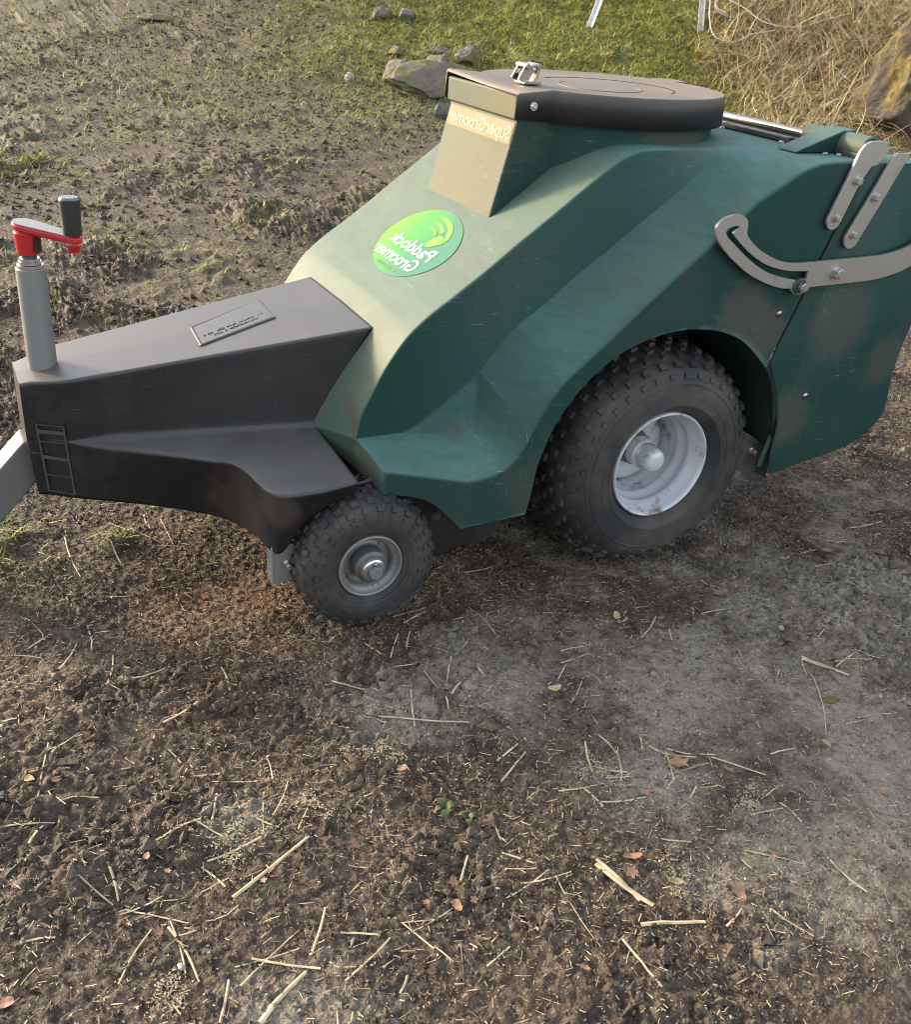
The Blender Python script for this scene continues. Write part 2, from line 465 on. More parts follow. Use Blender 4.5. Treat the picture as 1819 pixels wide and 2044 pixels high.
def soil_mat():
    t = NT("trampled_soil")
    n1 = t.noise(7, 6, .62); n2 = t.noise(55, 5, .65); n3 = t.noise(260, 3, .6)
    c = t.ramp(n1, [(.3, (.020, .0135, .009)), (.5, (.052, .036, .025)), (.75, (.120, .086, .060))])
    c = t.mix(t.ramp(n2, [(.44, 0), (.72, .7)]), c, (.185, .140, .103))
    c = t.mix(t.math('MULTIPLY', t.attr("sunpool"), .5), c, (.17, .075, .032))
    dm = t.ramp(t.math('ADD', t.math('MULTIPLY', t.attr("dusty"), .55), t.noise(13, 8, .78)), [(.62, 0), (.98, .75)])
    c = t.mix(dm, c, (.34, .295, .235))
    # small stones and flecks of every tone
    vv = t.voro(240); cm = t.n.new("ShaderNodeSeparateColor"); t.l(vv[1], cm.inputs[0])
    fl = t.ramp(cm.outputs[0], [(.0, (.018, .012, .009)), (.35, (.07, .052, .04)), (.7, (.16, .135, .11)), (1, (.36, .33, .28))])
    c = t.mix(t.math('MULTIPLY', t.ramp(vv[0], [(.15, .75), (.5, 0)]), t.ramp(t.noise(22, 4, .6), [(.38, .25), (.6, .9)])), c, fl)
    # straw dust and chaff
    v = t.voro(150)
    sp = t.ramp(v[0], [(.0, 1), (.16, 0)])
    sp = t.math('MULTIPLY', sp, t.ramp(t.noise(30, 3), [(.48, 0), (.6, .8)]))
    c = t.mix(sp, c, (.38, .30, .19))
    # turf and moss
    g = t.mix(t.ramp(t.noise(13, 5, .65), [(.35, 0), (.65, 1)]), (.065, .078, .014), (.20, .20, .036))
    gf = t.math('MULTIPLY', t.attr("grassy"), t.ramp(t.noise(20, 5, .7), [(.32, .25), (.55, 1)]), True)
    c = t.mix(gf, c, g)
    d = t.mix(t.ramp(t.noise(25, 5, .7), [(.35, 0), (.7, 1)]), (.06, .045, .025), (.19, .135, .07))
    c = t.mix(t.math('MULTIPLY', t.attr("dry"), .85), c, d)
    c = t.mix(t.math('MULTIPLY', t.ramp(t.noise(34, 6, .75), [(.36, .6), (.48, 0)]), 1.0), c, (.026, .019, .014))  # dark blotches painted in for shade in the soil's crevices
    t.set("Base Color", c)
    t.set("Roughness", t.ramp(n2, [(.3, .62), (.7, .95)])); t.set("Specular IOR Level", .35)
    b = t.bump(n2, .7, .014)
    b = t.bump(n3, .6, .004, b)
    vb = t.voro(90)
    t.bump(vb[0], .35, .006, b)
    return t.m
M_soil = soil_mat()
ground = link("ground", me, None, [M_soil])
tag(ground, kind="structure")

# ------------------------------------------------------------------ trailer
root = bpy.data.objects.new("paddock_sweeper_trailer", None)
C.objects.link(root)
tag(root, "dark green and black plastic paddock sweeper trailer standing on the trampled mud", "trailer")

def resample_keys(keys, xs):
    k = np.array(keys, float)
    return np.interp(xs, k[:, 0], k[:, 1])

def cr_smooth(keys, n=8):
    """Catmull-Rom through (x,z) keys"""
    k = np.array(keys, float); out = []
    for i in range(len(k) - 1):
        p0 = k[max(i - 1, 0)]; p1 = k[i]; p2 = k[i + 1]; p3 = k[min(i + 2, len(k) - 1)]
        for j in range(n):
            t = j / n
            out.append(.5 * ((2 * p1) + (-p0 + p2) * t + (2 * p0 - 5 * p1 + 4 * p2 - p3) * t * t + (-p0 + 3 * p1 - 3 * p2 + p3) * t ** 3))
    out.append(k[-1]); return np.array(out)

A_K = [(-.617, .312), (-.607, .357), (-.590, .391), (-.566, .437), (-.530, .488), (-.503, .514), (-.476, .535), (-.442, .558), (-.382, .600),
       (-.321, .646), (-.248, .699), (-.192, .741), (-.154, .768), (-.125, .787), (-.095, .799), (-.065, .804), (.02, .805), (.33, .805)]
AK = cr_smooth(A_K)
M_K = [(-.660, .297), (-.645, .328), (-.625, .365), (-.587, .420), (-.546, .476), (-.515, .507), (-.49, .5245)]
H_K = [(-.617, .312), (-.545, .3125), (-.525, .3145), (-.511, .319), (-.495, .329), (-.475, .3455), (-.43, .3825), (-.405, .4035), (-.388, .4205), (-.366, .450), (-.344, .478), (-.318, .504), (-.265, .540), (-.203, .590), (-.142, .632),
       (-.083, .676), (-.023, .719), (.030, .760), (.076, .790), (.103, .801), (.13, .805), (.33, .805)]
HY = [(-.617, -.280), (-.57, -.2803), (-.54, -.2815), (-.50, -.285), (-.42, -.2955), (-.39, -.2985), (-.36, -.2998), (-.33, -.300), (.33, -.300)]
G_K = [(-.617, .312), (-.545, .3125), (-.525, .3118), (-.49, .3105), (-.455, .3095), (-.435, .3115), (-.420, .3175), (-.409, .3285), (-.400, .346), (-.393, .376), (-.388, .4205)]
GY = [(-.617, -.280), (-.57, -.2803), (-.54, -.2815), (-.525, -.2835), (-.443, -.318), (-.425, -.326), (-.410, -.324), (-.400, -.318), (-.393, -.309), (-.388, -.2988)]
C_K = [(-.660, .297), (-.617, .312), (-.604, .291), (-.5, .276), (-.463, .270), (-.43, .2700), (-.415, .272), (-.401, .2755), (-.386, .282), (-.371, .292), (-.351, .319), (-.327, .368), (-.305, .409),
       (-.281, .438), (-.202, .503), (-.127, .568), (-.051, .630), (.002, .672), (.081, .738), (.133, .767), (.175, .791), (.211, .802), (.25, .805), (.33, .805)]
CY = [(-.660, -.170), (-.617, -.280), (-.604, -.376), (-.5, -.410), (-.463, -.420), (.33, -.420)]
D_K = [(-.660, .288), (-.630, .262), (-.606, .246), (-.557, .240), (-.535, .235), (-.514, .223), (-.49, .200), (-.466, .174), (-.40, .177), (-.332, .180),
       (-.3295, .181), (-.318, .278), (-.292, .350), (-.254, .408), (-.21, .451), (-.159, .483), (-.09, .505), (-.019, .511), (.05, .502), (.108, .480), (.15, .450), (.188, .416),
       (.197, .451), (.222, .518), (.237, .561), (.259, .625), (.282, .686), (.305, .745), (.325, .797)]

_a0 = [i for i, p in enumerate(D_K) if p[0] == -.318][0]; _a1 = [i for i, p in enumerate(D_K) if p[0] == .188][0]
D_K = D_K[:_a0] + [tuple(p) for p in cr_smooth(D_K[_a0:_a1 + 1], 5)] + D_K[_a1 + 1:]
def fillet(pts, rad, k=5):
    """3-D polyline, rad per interior point -> rounded list with constant count"""
    P = [np.array(p, float) for p in pts]; out = [P[0]]
    for i in range(1, len(P) - 1):
        a, b, c = P[i - 1], P[i], P[i + 1]
        la = np.linalg.norm(a - b); lc = np.linalg.norm(c - b)
        r = min(rad[i], la * .45, lc * .45)
        s = b + (a - b) * (r / la if la > 1e-6 else 0); e = b + (c - b) * (r / lc if lc > 1e-6 else 0)
        for j in range(k + 1):
            t = j / k
            out.append((1 - t) ** 2 * s + 2 * t * (1 - t) * b + t * t * e)
    out.append(P[-1]); return out

def densify(sect, n, k=5, fr=(.05, .14, .32, .5, .68, .86, .95)):
    """add points on the straight runs between the n-2 rounded corners"""
    out = [sect[0]]; i = 0
    step = k + 1
    for c in range(n - 1):
        a = sect[i]; b = sect[i + 1]
        for f in fr: out.append(a * (1 - f) + b * f)
        if c < n - 2: out += sect[i + 1:i + 1 + step]; i += step
        else: out.append(b)
    return out

def hood_station(x):
    zA = float(np.interp(x, AK[:, 0], AK[:, 1]))
    zM = float(resample_keys(M_K, x)) if x < -.49 else zA
    yA, yM = -.280, -.17
    xC = x + float(np.interp(x, [-.445, -.425, -.388, -.30, -.15], [0, .004, .048, .040, 0]))
    yC = float(resample_keys(CY, xC)); zC = float(resample_keys(C_K, xC))
    if x < -.617:
        yA = yC; zA = zC; yH = yG = yC; zH = zG = zC
    else:
        zM = max(zM, zA) if x < -.49 else zA
        yH = float(resample_keys(HY, x)); zH = float(resample_keys(H_K, x))
        if x < -.388:
            yG = float(resample_keys(GY, x)); zG = float(resample_keys(G_K, x))
        else: yG, zG = yH, zH
    zD = float(resample_keys(D_K, xC))
    # the upper end of the notch closes into the flat deck
    pts = [(x, 0, zM), (x, yM, zM), (x, yA, zA), (x, yH, zH), (x, yG, zG), (xC, yC, zC), (xC, yC, min(zD, zC - .002))]
    dup = lambda i: (x, pts[i][1], pts[i][2])
    sect = fillet(pts, [0, .03, .005, .003, .004, .006, 0])
    return densify(sect, 7)

xs = set()
for K in (A_K, M_K, H_K, G_K, C_K, D_K):
    xs.update([round(p[0], 4) for p in K if p[0] <= .326])
xs.update(np.round(np.arange(-.66, .326, .008), 4).tolist())
xs = sorted(xs)
xs = [xs[0]] + [b for a_, b in zip(xs, xs[1:]) if b - a_ > .0012]
rows = [hood_station(x) for x in xs]
k = len(rows[0])
V = []; Fq = []
for r in rows: V += [tuple(p) for p in r]
for i in range(len(rows) - 1):
    for j in range(k - 1):
        Fq.append((i * k + j, (i + 1) * k + j, (i + 1) * k + j + 1, i * k + j + 1))
n0 = len(V)
# closing front edge dropping behind the black cover
for p in rows[0]: V.append((p[0] + .004, p[1], p[2] - .12))
for j in range(k - 1): Fq.append((j, j + 1, n0 + j + 1, n0 + j))
n1 = len(V)
V += [(x, -y, z) for x, y, z in V]
Fq += [tuple(i + n1 for i in f[::-1]) for f in Fq]
bm = bmesh.new()
bv = [bm.verts.new(v) for v in V]
for f in Fq:
    try: bm.faces.new([bv[i] for i in f])
    except ValueError: pass
bmesh.ops.remove_doubles(bm, verts=bm.verts, dist=.0004)
bmesh.ops.dissolve_degenerate(bm, dist=.0002, edges=bm.edges)
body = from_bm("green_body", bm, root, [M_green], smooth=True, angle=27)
_bm = bmesh.new(); _bm.from_mesh(body.data)
for e in _bm.edges:                                  # the shell is smooth along its length
    a_, b_ = e.verts[0].co, e.verts[1].co
    if abs(a_.x - b_.x) < 2e-4 + .42 * max(0, abs(abs(a_.y) - abs(b_.y))) and abs(a_.x - b_.x) < .6 * (b_ - a_).length and a_.x > -.655: e.smooth = True
_bm.to_mesh(body.data); _bm.free()
solidify(body, .006, -1)
wnormal(body)

# profile helper used by everything that sits on the sloping front
PX = np.linspace(-.60, .05, 651)
PZ = np.interp(PX, AK[:, 0], AK[:, 1])
PS = np.concatenate([[0], np.cumsum(np.hypot(np.diff(PX), np.diff(PZ)))])
PS -= np.interp(-.40, PX, PS)
def on_front(u, s, off):
    x = np.interp(s, PS, PX); z = np.interp(s, PS, PZ)
    x2 = np.interp(s + .02, PS, PX); z2 = np.interp(s + .02, PS, PZ); x1 = np.interp(s - .02, PS, PX); z1 = np.interp(s - .02, PS, PZ)
    dx, dz = x2 - x1, z2 - z1; L = np.hypot(dx, dz)
    return np.stack([x - dz / L * off, u, z + dx / L * off], -1)

# rear wheel house
arch = [(-.334, .186), (-.324, .278), (-.298, .352), (-.260, .412), (-.215, .456), (-.161, .489), (-.09, .511), (-.019, .517), (.05, .508), (.110, .486),
        (.153, .456), (.190, .425), (.222, .39), (.245, .35), (.262, .30), (.268, .24), (.262, .16)]
for sg in (-1, 1):
    bm = bmesh.new()
    o_ = [bm.verts.new((x, sg * .413, z)) for x, z in arch]
    i_ = [bm.verts.new((x, sg * .13, z)) for x, z in arch]
    for j in range(len(arch) - 1): bm.faces.new((o_[j], o_[j + 1], i_[j + 1], i_[j]))
    bm.faces.new(i_)
    from_bm("wheel_house", bm, root, [M_dkgreen], smooth=True, angle=40)
# raised rim of the wheel house, seen behind the tyre
for sg in (-1, 1):
    pth = [(.196, sg * .409, .418), (.222, sg * .409, .385), (.240, sg * .409, .345), (.252, sg * .409, .30), (.252, sg * .409, .25), (.238, sg * .409, .19)]
    Vt, Ft = tube_arrays(pth, .006, 8)
    link("wheel_house_rim", mesh_np("wheel_house_rim", Vt, [Ft]), root, [M_dkgreen])

# hopper tower: round bin with the slanted chute in front
bm = bmesh.new()
n = 72
R = .232
bot = [bm.verts.new((R * math.cos(a) + 0, R * math.sin(a), .60)) for a in np.arange(n) / n * 2 * PI]
topv = [bm.verts.new((R * .985 * math.cos(a), R * .985 * math.sin(a), .866)) for a in np.arange(n) / n * 2 * PI]
for i in range(n): bm.faces.new((bot[i], bot[(i + 1) % n], topv[(i + 1) % n], topv[i]))
bm.faces.new(topv)
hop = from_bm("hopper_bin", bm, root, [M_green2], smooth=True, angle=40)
bm = bmesh.new()
bm_prism_xz(bm, [(-.262, .862), (-.263, .826), (-.309, .638), (-.325, .56), (-.10, .58), (-.10, .862)], -.139, .139)
chute = from_bm("hopper_chute", bm, root, [M_chute], smooth=True, angle=35)
bevel(chute, .006, 3)
bm = bmesh.new()
bm_box(bm, (-.264, 0, .8525), (.012, .280, .045))
lip = from_bm("chute_lip", bm, root, [M_chute], smooth=True, angle=35)
bevel(lip, .004, 3)

# lid
def lid_outline(r, hw, xf, n=64):
    a0 = math.asin(hw / r)
    pts = [(xf, -hw)]
    # small blend where the straight sides meet the round part
    for i in range(n + 1):
        a = PI + a0 + (2 * PI - 2 * a0) * i / n
        pts.append((r * math.cos(a), r * math.sin(a)))
    pts.append((xf, hw))
    return pts
bm = bmesh.new()
LO = lid_outline(.246, .145, -.272)
def lidz(x, y):
    # front flap lifts a little in the far corner, the plate is slightly dished
    f = float(smooth(-.19, -.27, x))
    return .883 + f * (.006 * (y / .145)) - .002 * math.cos(y * 8) * f
rings = []
for f_ in (1.0, .985, .93, .8, .6, .35, .12):
    ring = []
    for (x, y) in LO:
        X_ = x * f_; Y_ = y * f_
        z = lidz(X_, Y_) - (0.0045 if f_ == 1.0 else 0.0) - (.0015 if .3 < f_ < .9 else 0)
        ring.append(bm.verts.new((X_, Y_, z)))
    rings.append(ring)
for a_, b_ in zip(rings, rings[1:]):
    for i in range(len(LO)):
        j = (i + 1) % len(LO); bm.faces.new((a_[i], a_[j], b_[j], b_[i]))
bm.faces.new(rings[-1])
sk1 = [bm.verts.new((x * 1.006, y * 1.006, .829 + (.006 * float(smooth(-.2, -.262, x))))) for (x, y) in LO]
for i in range(len(LO) - 1): bm.faces.new((rings[0][i], sk1[i], sk1[i + 1], rings[0][i + 1]))
lid = from_bm("lid", bm, root, [M_lidblk], smooth=True, angle=48)
solidify(lid, .0045, -1)
# raised front edge and embossed rings of the lid
def ring_part(name, cx, cy, rx, ry, z, r, parent, mat, a0=0, a1=2 * PI, n=60):
    aa = np.linspace(a0, a1, n)
    pth = np.stack([cx + rx * np.cos(aa), cy + ry * np.sin(aa), np.full(n, z)], -1)
    Vt, Ft = tube_arrays(pth, r, 6)
    return link(name, mesh_np(name, Vt, [Ft]), parent, [mat])
ring_part("embossed_oval", -.04, -.055, .078, .085, .8812, .0016, lid, M_lidblk)
ring_part("scored_ring", -.01, -.03, .135, .135, .8808, .0018, lid, M_hole, -.9, 2.1)
bm = bmesh.new()
bm_box(bm, (.262, .12, .876), (.05, .07, .010)); 
from_bm("lid_tab", bm, lid, [M_lidblk])
bm = bmesh.new()
bm_cyl(bm, (-.238, -.1455, .856), (-.238, -.1485, .856), .0075, n=20)
bm_cyl(bm, (-.238, -.1485, .856), (-.238, -.1515, .856), .006, .0035, n=20)
from_bm("screw", bm, lid, [M_bolt], smooth=True, angle=40)
# chrome toggle latch on the lid
bm = bmesh.new()
LX, LY, LZ = -.196, -.046, .8835
bm_box(bm, (LX, LY, LZ + .003), (.036, .040, .006))
bm_box(bm, (LX - .012, LY + .013, LZ + .017), (.022, .005, .030), Matrix.Rotation(.5, 3, 'Y'))
bm_box(bm, (LX - .012, LY - .013, LZ + .017), (.022, .005, .030), Matrix.Rotation(.5, 3, 'Y'))
bm_box(bm, (LX - .002, LY, LZ + .030), (.026, .036, .006), Matrix.Rotation(-.25, 3, 'Y'))
bm_box(bm, (LX + .012, LY, LZ + .016), (.005, .030, .026), Matrix.Rotation(.2, 3, 'Y'))
bm_cyl(bm, (LX - .013, LY - .020, LZ + .031), (LX - .013, LY + .020, LZ + .031), .005, n=14)
bm_cyl(bm, (LX + .011, LY - .020, LZ + .031), (LX + .011, LY + .020, LZ + .031), .005, n=14)
bm_box(bm, (LX - .015, LY, LZ + .010), (.006, .016, .014))
lt = from_bm("latch", bm, root, [M_chrome]); bevel(lt, .001, 2)
bm = bmesh.new(); bm_box(bm, (LX - .0185, LY - .001, LZ + .011), (.002, .010, .008)); from_bm("latch_slot", bm, lt, [M_hole])

# ---- black front cover
T1 = [(-1.145, -.058, .388), (-1.128, -.062, .392), (-1.071, -.095, .401), (-.546, -.172, .478)]
I_ = [(-1.145, -.0590, .290), (-1.128, -.0640, .290), (-1.076, -.0965, .290), (-.655, -.168, .296)]
O_ = [(-1.145, -.0590, .286), (-1.128, -.0641, .286), (-1.076, -.0967, .286), (-.951, -.163, .280), (-.871, -.220, .280), (-.838, -.240, .280), (-.822, -.275, .279), (-.814, -.325, .278), (-.805, -.362, .278), (-.785, -.387, .279),
      (-.752, -.394, .280), (-.700, -.390, .279), (-.650, -.378, .278)]
B_ = [(-1.137, -.060, .178), (-1.122, -.0675, .179), (-1.078, -.100, .180), (-.951, -.150, .168), (-.860, -.200, .158), (-.825, -.225, .148), (-.812, -.262, .150), (-.806, -.318, .160), (-.799, -.355, .158), (-.786, -.380, .166),
      (-.747, -.386, .222), (-.706, -.384, .244), (-.652, -.374, .257)]
def along(K, t):
    K = np.array(K); d = np.concatenate([[0], np.cumsum(np.linalg.norm(np.diff(K, axis=0), axis=1))]); d /= d[-1]
    return np.array([np.interp(t, d, K[:, i]) for i in range(3)]).T
def along_x(K, xv):
    K = np.array(K); return np.array([xv, np.interp(xv, K[:, 0], K[:, 1]), np.interp(xv, K[:, 0], K[:, 2])])
def crv(K, n):
    K = np.array(K); out = []
    for i in range(len(K) - 1):
        p0 = K[max(i - 1, 0)]; p1 = K[i]; p2 = K[i + 1]; p3 = K[min(i + 2, len(K) - 1)]
        for j in range(n):
            t = j / n
            out.append(.5 * ((2 * p1) + (-p0 + p2) * t + (2 * p0 - 5 * p1 + 4 * p2 - p3) * t * t + (-p0 + 3 * p1 - 3 * p2 + p3) * t ** 3))
    out.append(K[-1]); return np.array(out)
Oc = crv(O_, 6); Bc = crv(B_, 6)
NS = len(Oc)
rows = []
for i in range(NS):
    o = Oc[i]; b = Bc[i]
    fx = (o[0] - O_[0][0]) / (O_[-1][0] - O_[0][0])      # 0..1 along the cover
    ii = along(I_, fx) if i else np.array(I_[0]); 
    xi = I_[0][0] + fx * (I_[-1][0] - I_[0][0]); ii = along_x(I_, xi)
    xt = T1[0][0] + fx * (T1[-1][0] - T1[0][0]); tt = along_x(T1, xt)
    pts = [(tt[0], 0, tt[2] + .002), tt, ii, o, b]
    rows.append(densify(fillet(pts, [0, .006, .010 * min(1, fx * 5) + .001, .008, 0], 4), 5, 4))
k = len(rows[0]); V = []; Fq = []
for r in rows: V += [tuple(p) for p in r]
for i in range(NS - 1):
    for j in range(k - 1): Fq.append((i * k + j, (i + 1) * k + j, (i + 1) * k + j + 1, i * k + j + 1))
n1 = len(V); V += [(x, -y, z) for x, y, z in V]
Fq += [tuple(i + n1 for i in f[::-1]) for f in Fq]
Fq.append(tuple(range(k)) + tuple(n1 + j for j in range(k - 1, 0, -1)))
bm = bmesh.new(); bv = [bm.verts.new(v) for v in V]
for f in Fq:
    try: bm.faces.new([bv[i] for i in f])
    except ValueError: pass
bmesh.ops.remove_doubles(bm, verts=bm.verts, dist=.0004)
cover = from_bm("front_cover", bm, root, [M_black], smooth=True, angle=45)
solidify(cover, .005, -1)
wnormal(cover)

# sunk label panel on the cover top, with its worn embossed lines
def cov_top(x): return .390 + (.480 - .390) * (x + 1.145) / (.599)
panel = [(-.832, .018), (-.680, .090), (-.683, -.025), (-.840, -.078)]
pc = [(-.832, .020), (-.683, .088), (-.684, -.024), (-.838, -.077)]
bm = bmesh.new()
cx0, cy0 = np.mean(pc, 0)
outer = [bm.verts.new((x, y, cov_top(x) + .0027)) for x, y in pc]
inner = [bm.verts.new((cx0 + (x - cx0) * .96, cy0 + (y - cy0) * .94, cov_top(x) + .0020)) for x, y in pc]
low = [bm.verts.new((cx0 + (x - cx0) * .945, cy0 + (y - cy0) * .92, cov_top(x) + .0019)) for x, y in pc]
ou2 = [bm.verts.new((cx0 + (x - cx0) * 1.03, cy0 + (y - cy0) * 1.04, cov_top(x) + .0012)) for x, y in pc]
for i in range(4):
    j = (i + 1) % 4
    bm.faces.new((ou2[i], ou2[j], outer[j], outer[i])); bm.faces.new((outer[i], outer[j], inner[j], inner[i])); bm.faces.new((inner[i], inner[j], low[j], low[i]))
M_panel = plastic("worn_panel", (.010, .010, .012), (.34, .32, .31), (.0, .40, .1), .38)
pf = from_bm("label_panel", bm, root, [M_black, M_panel])
bm = bmesh.new()
bm.faces.new([bm.verts.new((cx0 + (x - cx0) * .95, cy0 + (y - cy0) * .93, cov_top(x) + .0025)) for x, y in pc])
from_bm("label_plate", bm, pf, [M_panel])
bm = bmesh.new()
for row, (v0, n_) in enumerate(((.36, 26), (.22, 20))):
    for i in range(n_):
        u = .08 + .84 * (i + .5) / n_ if row == 0 else .20 + .62 * (i + .5) / n_
        if random.random() < .1: continue
        pa = np.array(pc[3]) * (1 - u) + np.array(pc[2]) * u; pb = np.array(pc[0]) * (1 - u) + np.array(pc[1]) * u
        p = pa * (1 - v0) + pb * v0
        bm_box(bm, (p[0], p[1], cov_top(p[0]) + .0030), (.0032, .007 * random.uniform(.6, 1), .0014), Matrix.Rotation(random.uniform(-.5, .5), 3, 'Z'))
from_bm("worn_lettering", bm, pf, [M_black])

# ladder shaped raised frame on the nose side
def side_pt(x, z):
    y = np.interp(x, [-1.145, -1.128, -1.076], [-.061, -.0672, -.0995]); return (x, y - .0008, z)
bm = bmesh.new()
def strip(bm, p, q, w):
    p = Vector(side_pt(*p)); q = Vector(side_pt(*q)); d = (q - p)
    nrm = Vector((-.5, -.86, 0)); s = d.cross(nrm).normalized() * w / 2
    vs = [bm.verts.new(v) for v in (p - s, q - s, q + s, p + s)]
    f = bm.faces.new(vs); r = bmesh.ops.extrude_face_region(bm, geom=[f])
    bmesh.ops.translate(bm, verts=[g for g in r['geom'] if isinstance(g, bmesh.types.BMVert)], vec=nrm * .0012)
xa, xb = -1.127, -1.086
for p, q, w in (((xa, .318), (xa + .007, .190), .003), ((xb, .318), (xb + .006, .187), .003), ((xa, .317), (xb, .318), .0014), ((xa, .304), (xb, .305), .007),
                ((xa + .002, .286), (xb, .286), .0016), ((xa + .003, .256), (xb + .003, .254), .006), ((xa + .004, .222), (xb + .004, .220), .0016), ((xa + .006, .190), (xb + .006, .187), .002)):
    strip(bm, p, q, w)
M_scuff = plastic("scuffed_plastic", (.035, .035, .035), (.10, .095, .09), (.3, .2, .2), .5)
from_bm("moulded_frame", bm, cover, [M_scuff])
dome(cover, (-.782, -.246, .283), (0, 0, 1), .005, M_bolt, "screw")

# ---- drawbar (square tube with a mitred bend)
def beam(name, pts, w, mat, parent):
    bm = bmesh.new(); prev = None
    P = [Vector(p) for p in pts]
    for i, p in enumerate(P):
        d0 = (P[i] - P[i - 1]).normalized() if i else (P[1] - P[0]).normalized()
        d1 = (P[i + 1] - P[i]).normalized() if i < len(P) - 1 else d0
        t = (d0 + d1).normalized(); yv = Vector((0, 1, 0)); n_ = t.cross(yv).normalized()
        k_ = 1 / max(.3, t.dot(d0))
        ring = [bm.verts.new(p + yv * (a_ * w / 2) + n_ * (b_ * w / 2 * k_)) for a_, b_ in ((-1, -1), (1, -1), (1, 1), (-1, 1))]
        if prev:
            for j in range(4): bm.faces.new((prev[j], prev[(j + 1) % 4], ring[(j + 1) % 4], ring[j]))
        else: bm.faces.new(ring)
        prev = ring
    bm.faces.new(prev[::-1])
    o = from_bm(name, bm, parent, [mat]); bevel(o, .004, 3); return o
beam("drawbar", [(-1.355, -.01, .012), (-1.137, .0, .236), (-.80, 0, .230)], .066, M_bar, root)

# ---- jack
bm = bmesh.new()
JX = -1.099
bm_cyl(bm, (JX, 0, .30), (JX, 0, .572), .0245, n=40)
jt = from_bm("jack_tube", bm, root, [M_galv], smooth=True, angle=40); bevel(jt, .002, 2, 50)
for z_, r_ in ((.5755, .0215), (.581, .0185), (.586, .0165)):
    bm = bmesh.new(); bm_cyl(bm, (JX, 0, z_ - .003), (JX, 0, z_ + .0015), r_, n=32)
    from_bm("jack_washer", bm, jt, [M_bolt], smooth=True, angle=40)
bm = bmesh.new(); bm_cyl(bm, (JX, 0, .585), (JX, 0, .600), .0125, n=28); from_bm("jack_spindle", bm, jt, [M_dkmetal], smooth=True, angle=40)
bm = bmesh.new()
bm_cyl(bm, (JX, 0, .594), (JX, 0, .632), .0185, .0205, n=36)
head = from_bm("crank_head", bm, root, [M_red], smooth=True, angle=40); bevel(head, .002, 2, 50)
bm = bmesh.new(); bm_box(bm, (JX + .012, -.0155, .612), (.012, .010, .022), Matrix.Rotation(.6, 3, 'Z')); from_bm("head_slot", bm, head, [M_grip])
# crank arm : tapered slab
p0 = Vector((JX, 0, .638)); p1 = Vector((JX + .066, -.052, .627))
d = (p1 - p0); dn = d.normalized(); sdv = dn.cross(Vector((0, 0, 1))).normalized()
bm = bmesh.new()
prof = []
for i in range(9):
    a = PI / 2 + PI * i / 8; prof.append(p0 + dn * (math.cos(a) * .0215) + sdv * (math.sin(a) * .0215))
for i in range(9):
    a = -PI / 2 + PI * i / 8; prof.append(p1 + dn * (math.cos(a) * .015) + sdv * (math.sin(a) * .015))
tv = [bm.verts.new(p + Vector((0, 0, .007))) for p in prof]; lv = [bm.verts.new(p - Vector((0, 0, .004))) for p in prof]
bm.faces.new(tv); bm.faces.new(lv[::-1])
for i in range(18): bm.faces.new((tv[i], tv[(i + 1) % 18], lv[(i + 1) % 18], lv[i]))
arm = from_bm("crank_arm", bm, root, [M_red], smooth=True, angle=40); bevel(arm, .003, 3, 40)
bm = bmesh.new(); _tp = [bm.verts.new(p0 + (p - p0) * .93 + Vector((0, 0, .0074))) for p in prof]; _tq = [bm.verts.new(v.co + Vector((0, 0, .0012))) for v in _tp]
bm.faces.new(_tq)
for i in range(18): bm.faces.new((_tq[i], _tq[(i + 1) % 18], _tp[(i + 1) % 18], _tp[i]))
from_bm("arm_glare", bm, arm, [flat("grey_glare_top", (.34, .32, .32), .45)])  # thin plate added, its grey painting the glare on the arm's top
bm = bmesh.new(); bm_cyl(bm, p1 - Vector((0, 0, .020)), p1 - Vector((0, 0, .008)), .009, .013, n=24)
from_bm("arm_boss", bm, arm, [M_red], smooth=True, angle=40)
bm = bmesh.new(); bm_cyl(bm, p1 + Vector((0, 0, .008)), p1 + Vector((0, 0, .066)), .0150, .0168, n=36)
hd = from_bm("crank_grip", bm, root, [M_grip], smooth=True, angle=40); bevel(hd, .0025, 3, 50)
bm = bmesh.new(); bm_cyl(bm, p1 + Vector((0, 0, .0655)), p1 + Vector((0, 0, .0690)), .0165, .0140, n=36)
from_bm("grip_cap", bm, hd, [flat("grey_cap", (.16, .16, .16), .4)], smooth=True, angle=40)

# ---- wheels
def lathe_y(prof, n, cx, cz):
    """prof list of (r, y)"""
    P = np.array(prof, float); a = np.arange(n) / n * 2 * PI
    V = np.stack([cx + P[:, 0][:, None] * np.cos(a), np.repeat(P[:, 1][:, None], n, 1), cz + P[:, 0][:, None] * np.sin(a)], -1).reshape(-1, 3)
    F = []
    for i in range(len(P) - 1):
        for j in range(n): F.append((i * n + j, i * n + (j + 1) % n, (i + 1) * n + (j + 1) % n, (i + 1) * n + j))
    return V, np.array(F)

def tyre_profile(R, rr, hw, yc, bulge):
    """half torus like section, from outer bead over the crown to the inner bead"""
    pts = []
    side = [(rr + .002, -hw * .80), (rr + .010, -hw * .90)]
    for r, y in side: pts.append((r, yc + y))
    for i in range(0, 25):
        t = i / 24 * PI
        c, s = math.cos(t), math.sin(t)
        e = .72
        y = -hw * math.copysign(abs(c) ** e, c); r = rr + .022 + (R - rr - .022) * (s ** .62 if s > 0 else 0)
        pts.append((r, yc + y))
    for r, y in side[::-1]: pts.append((r, yc - y))
    return pts

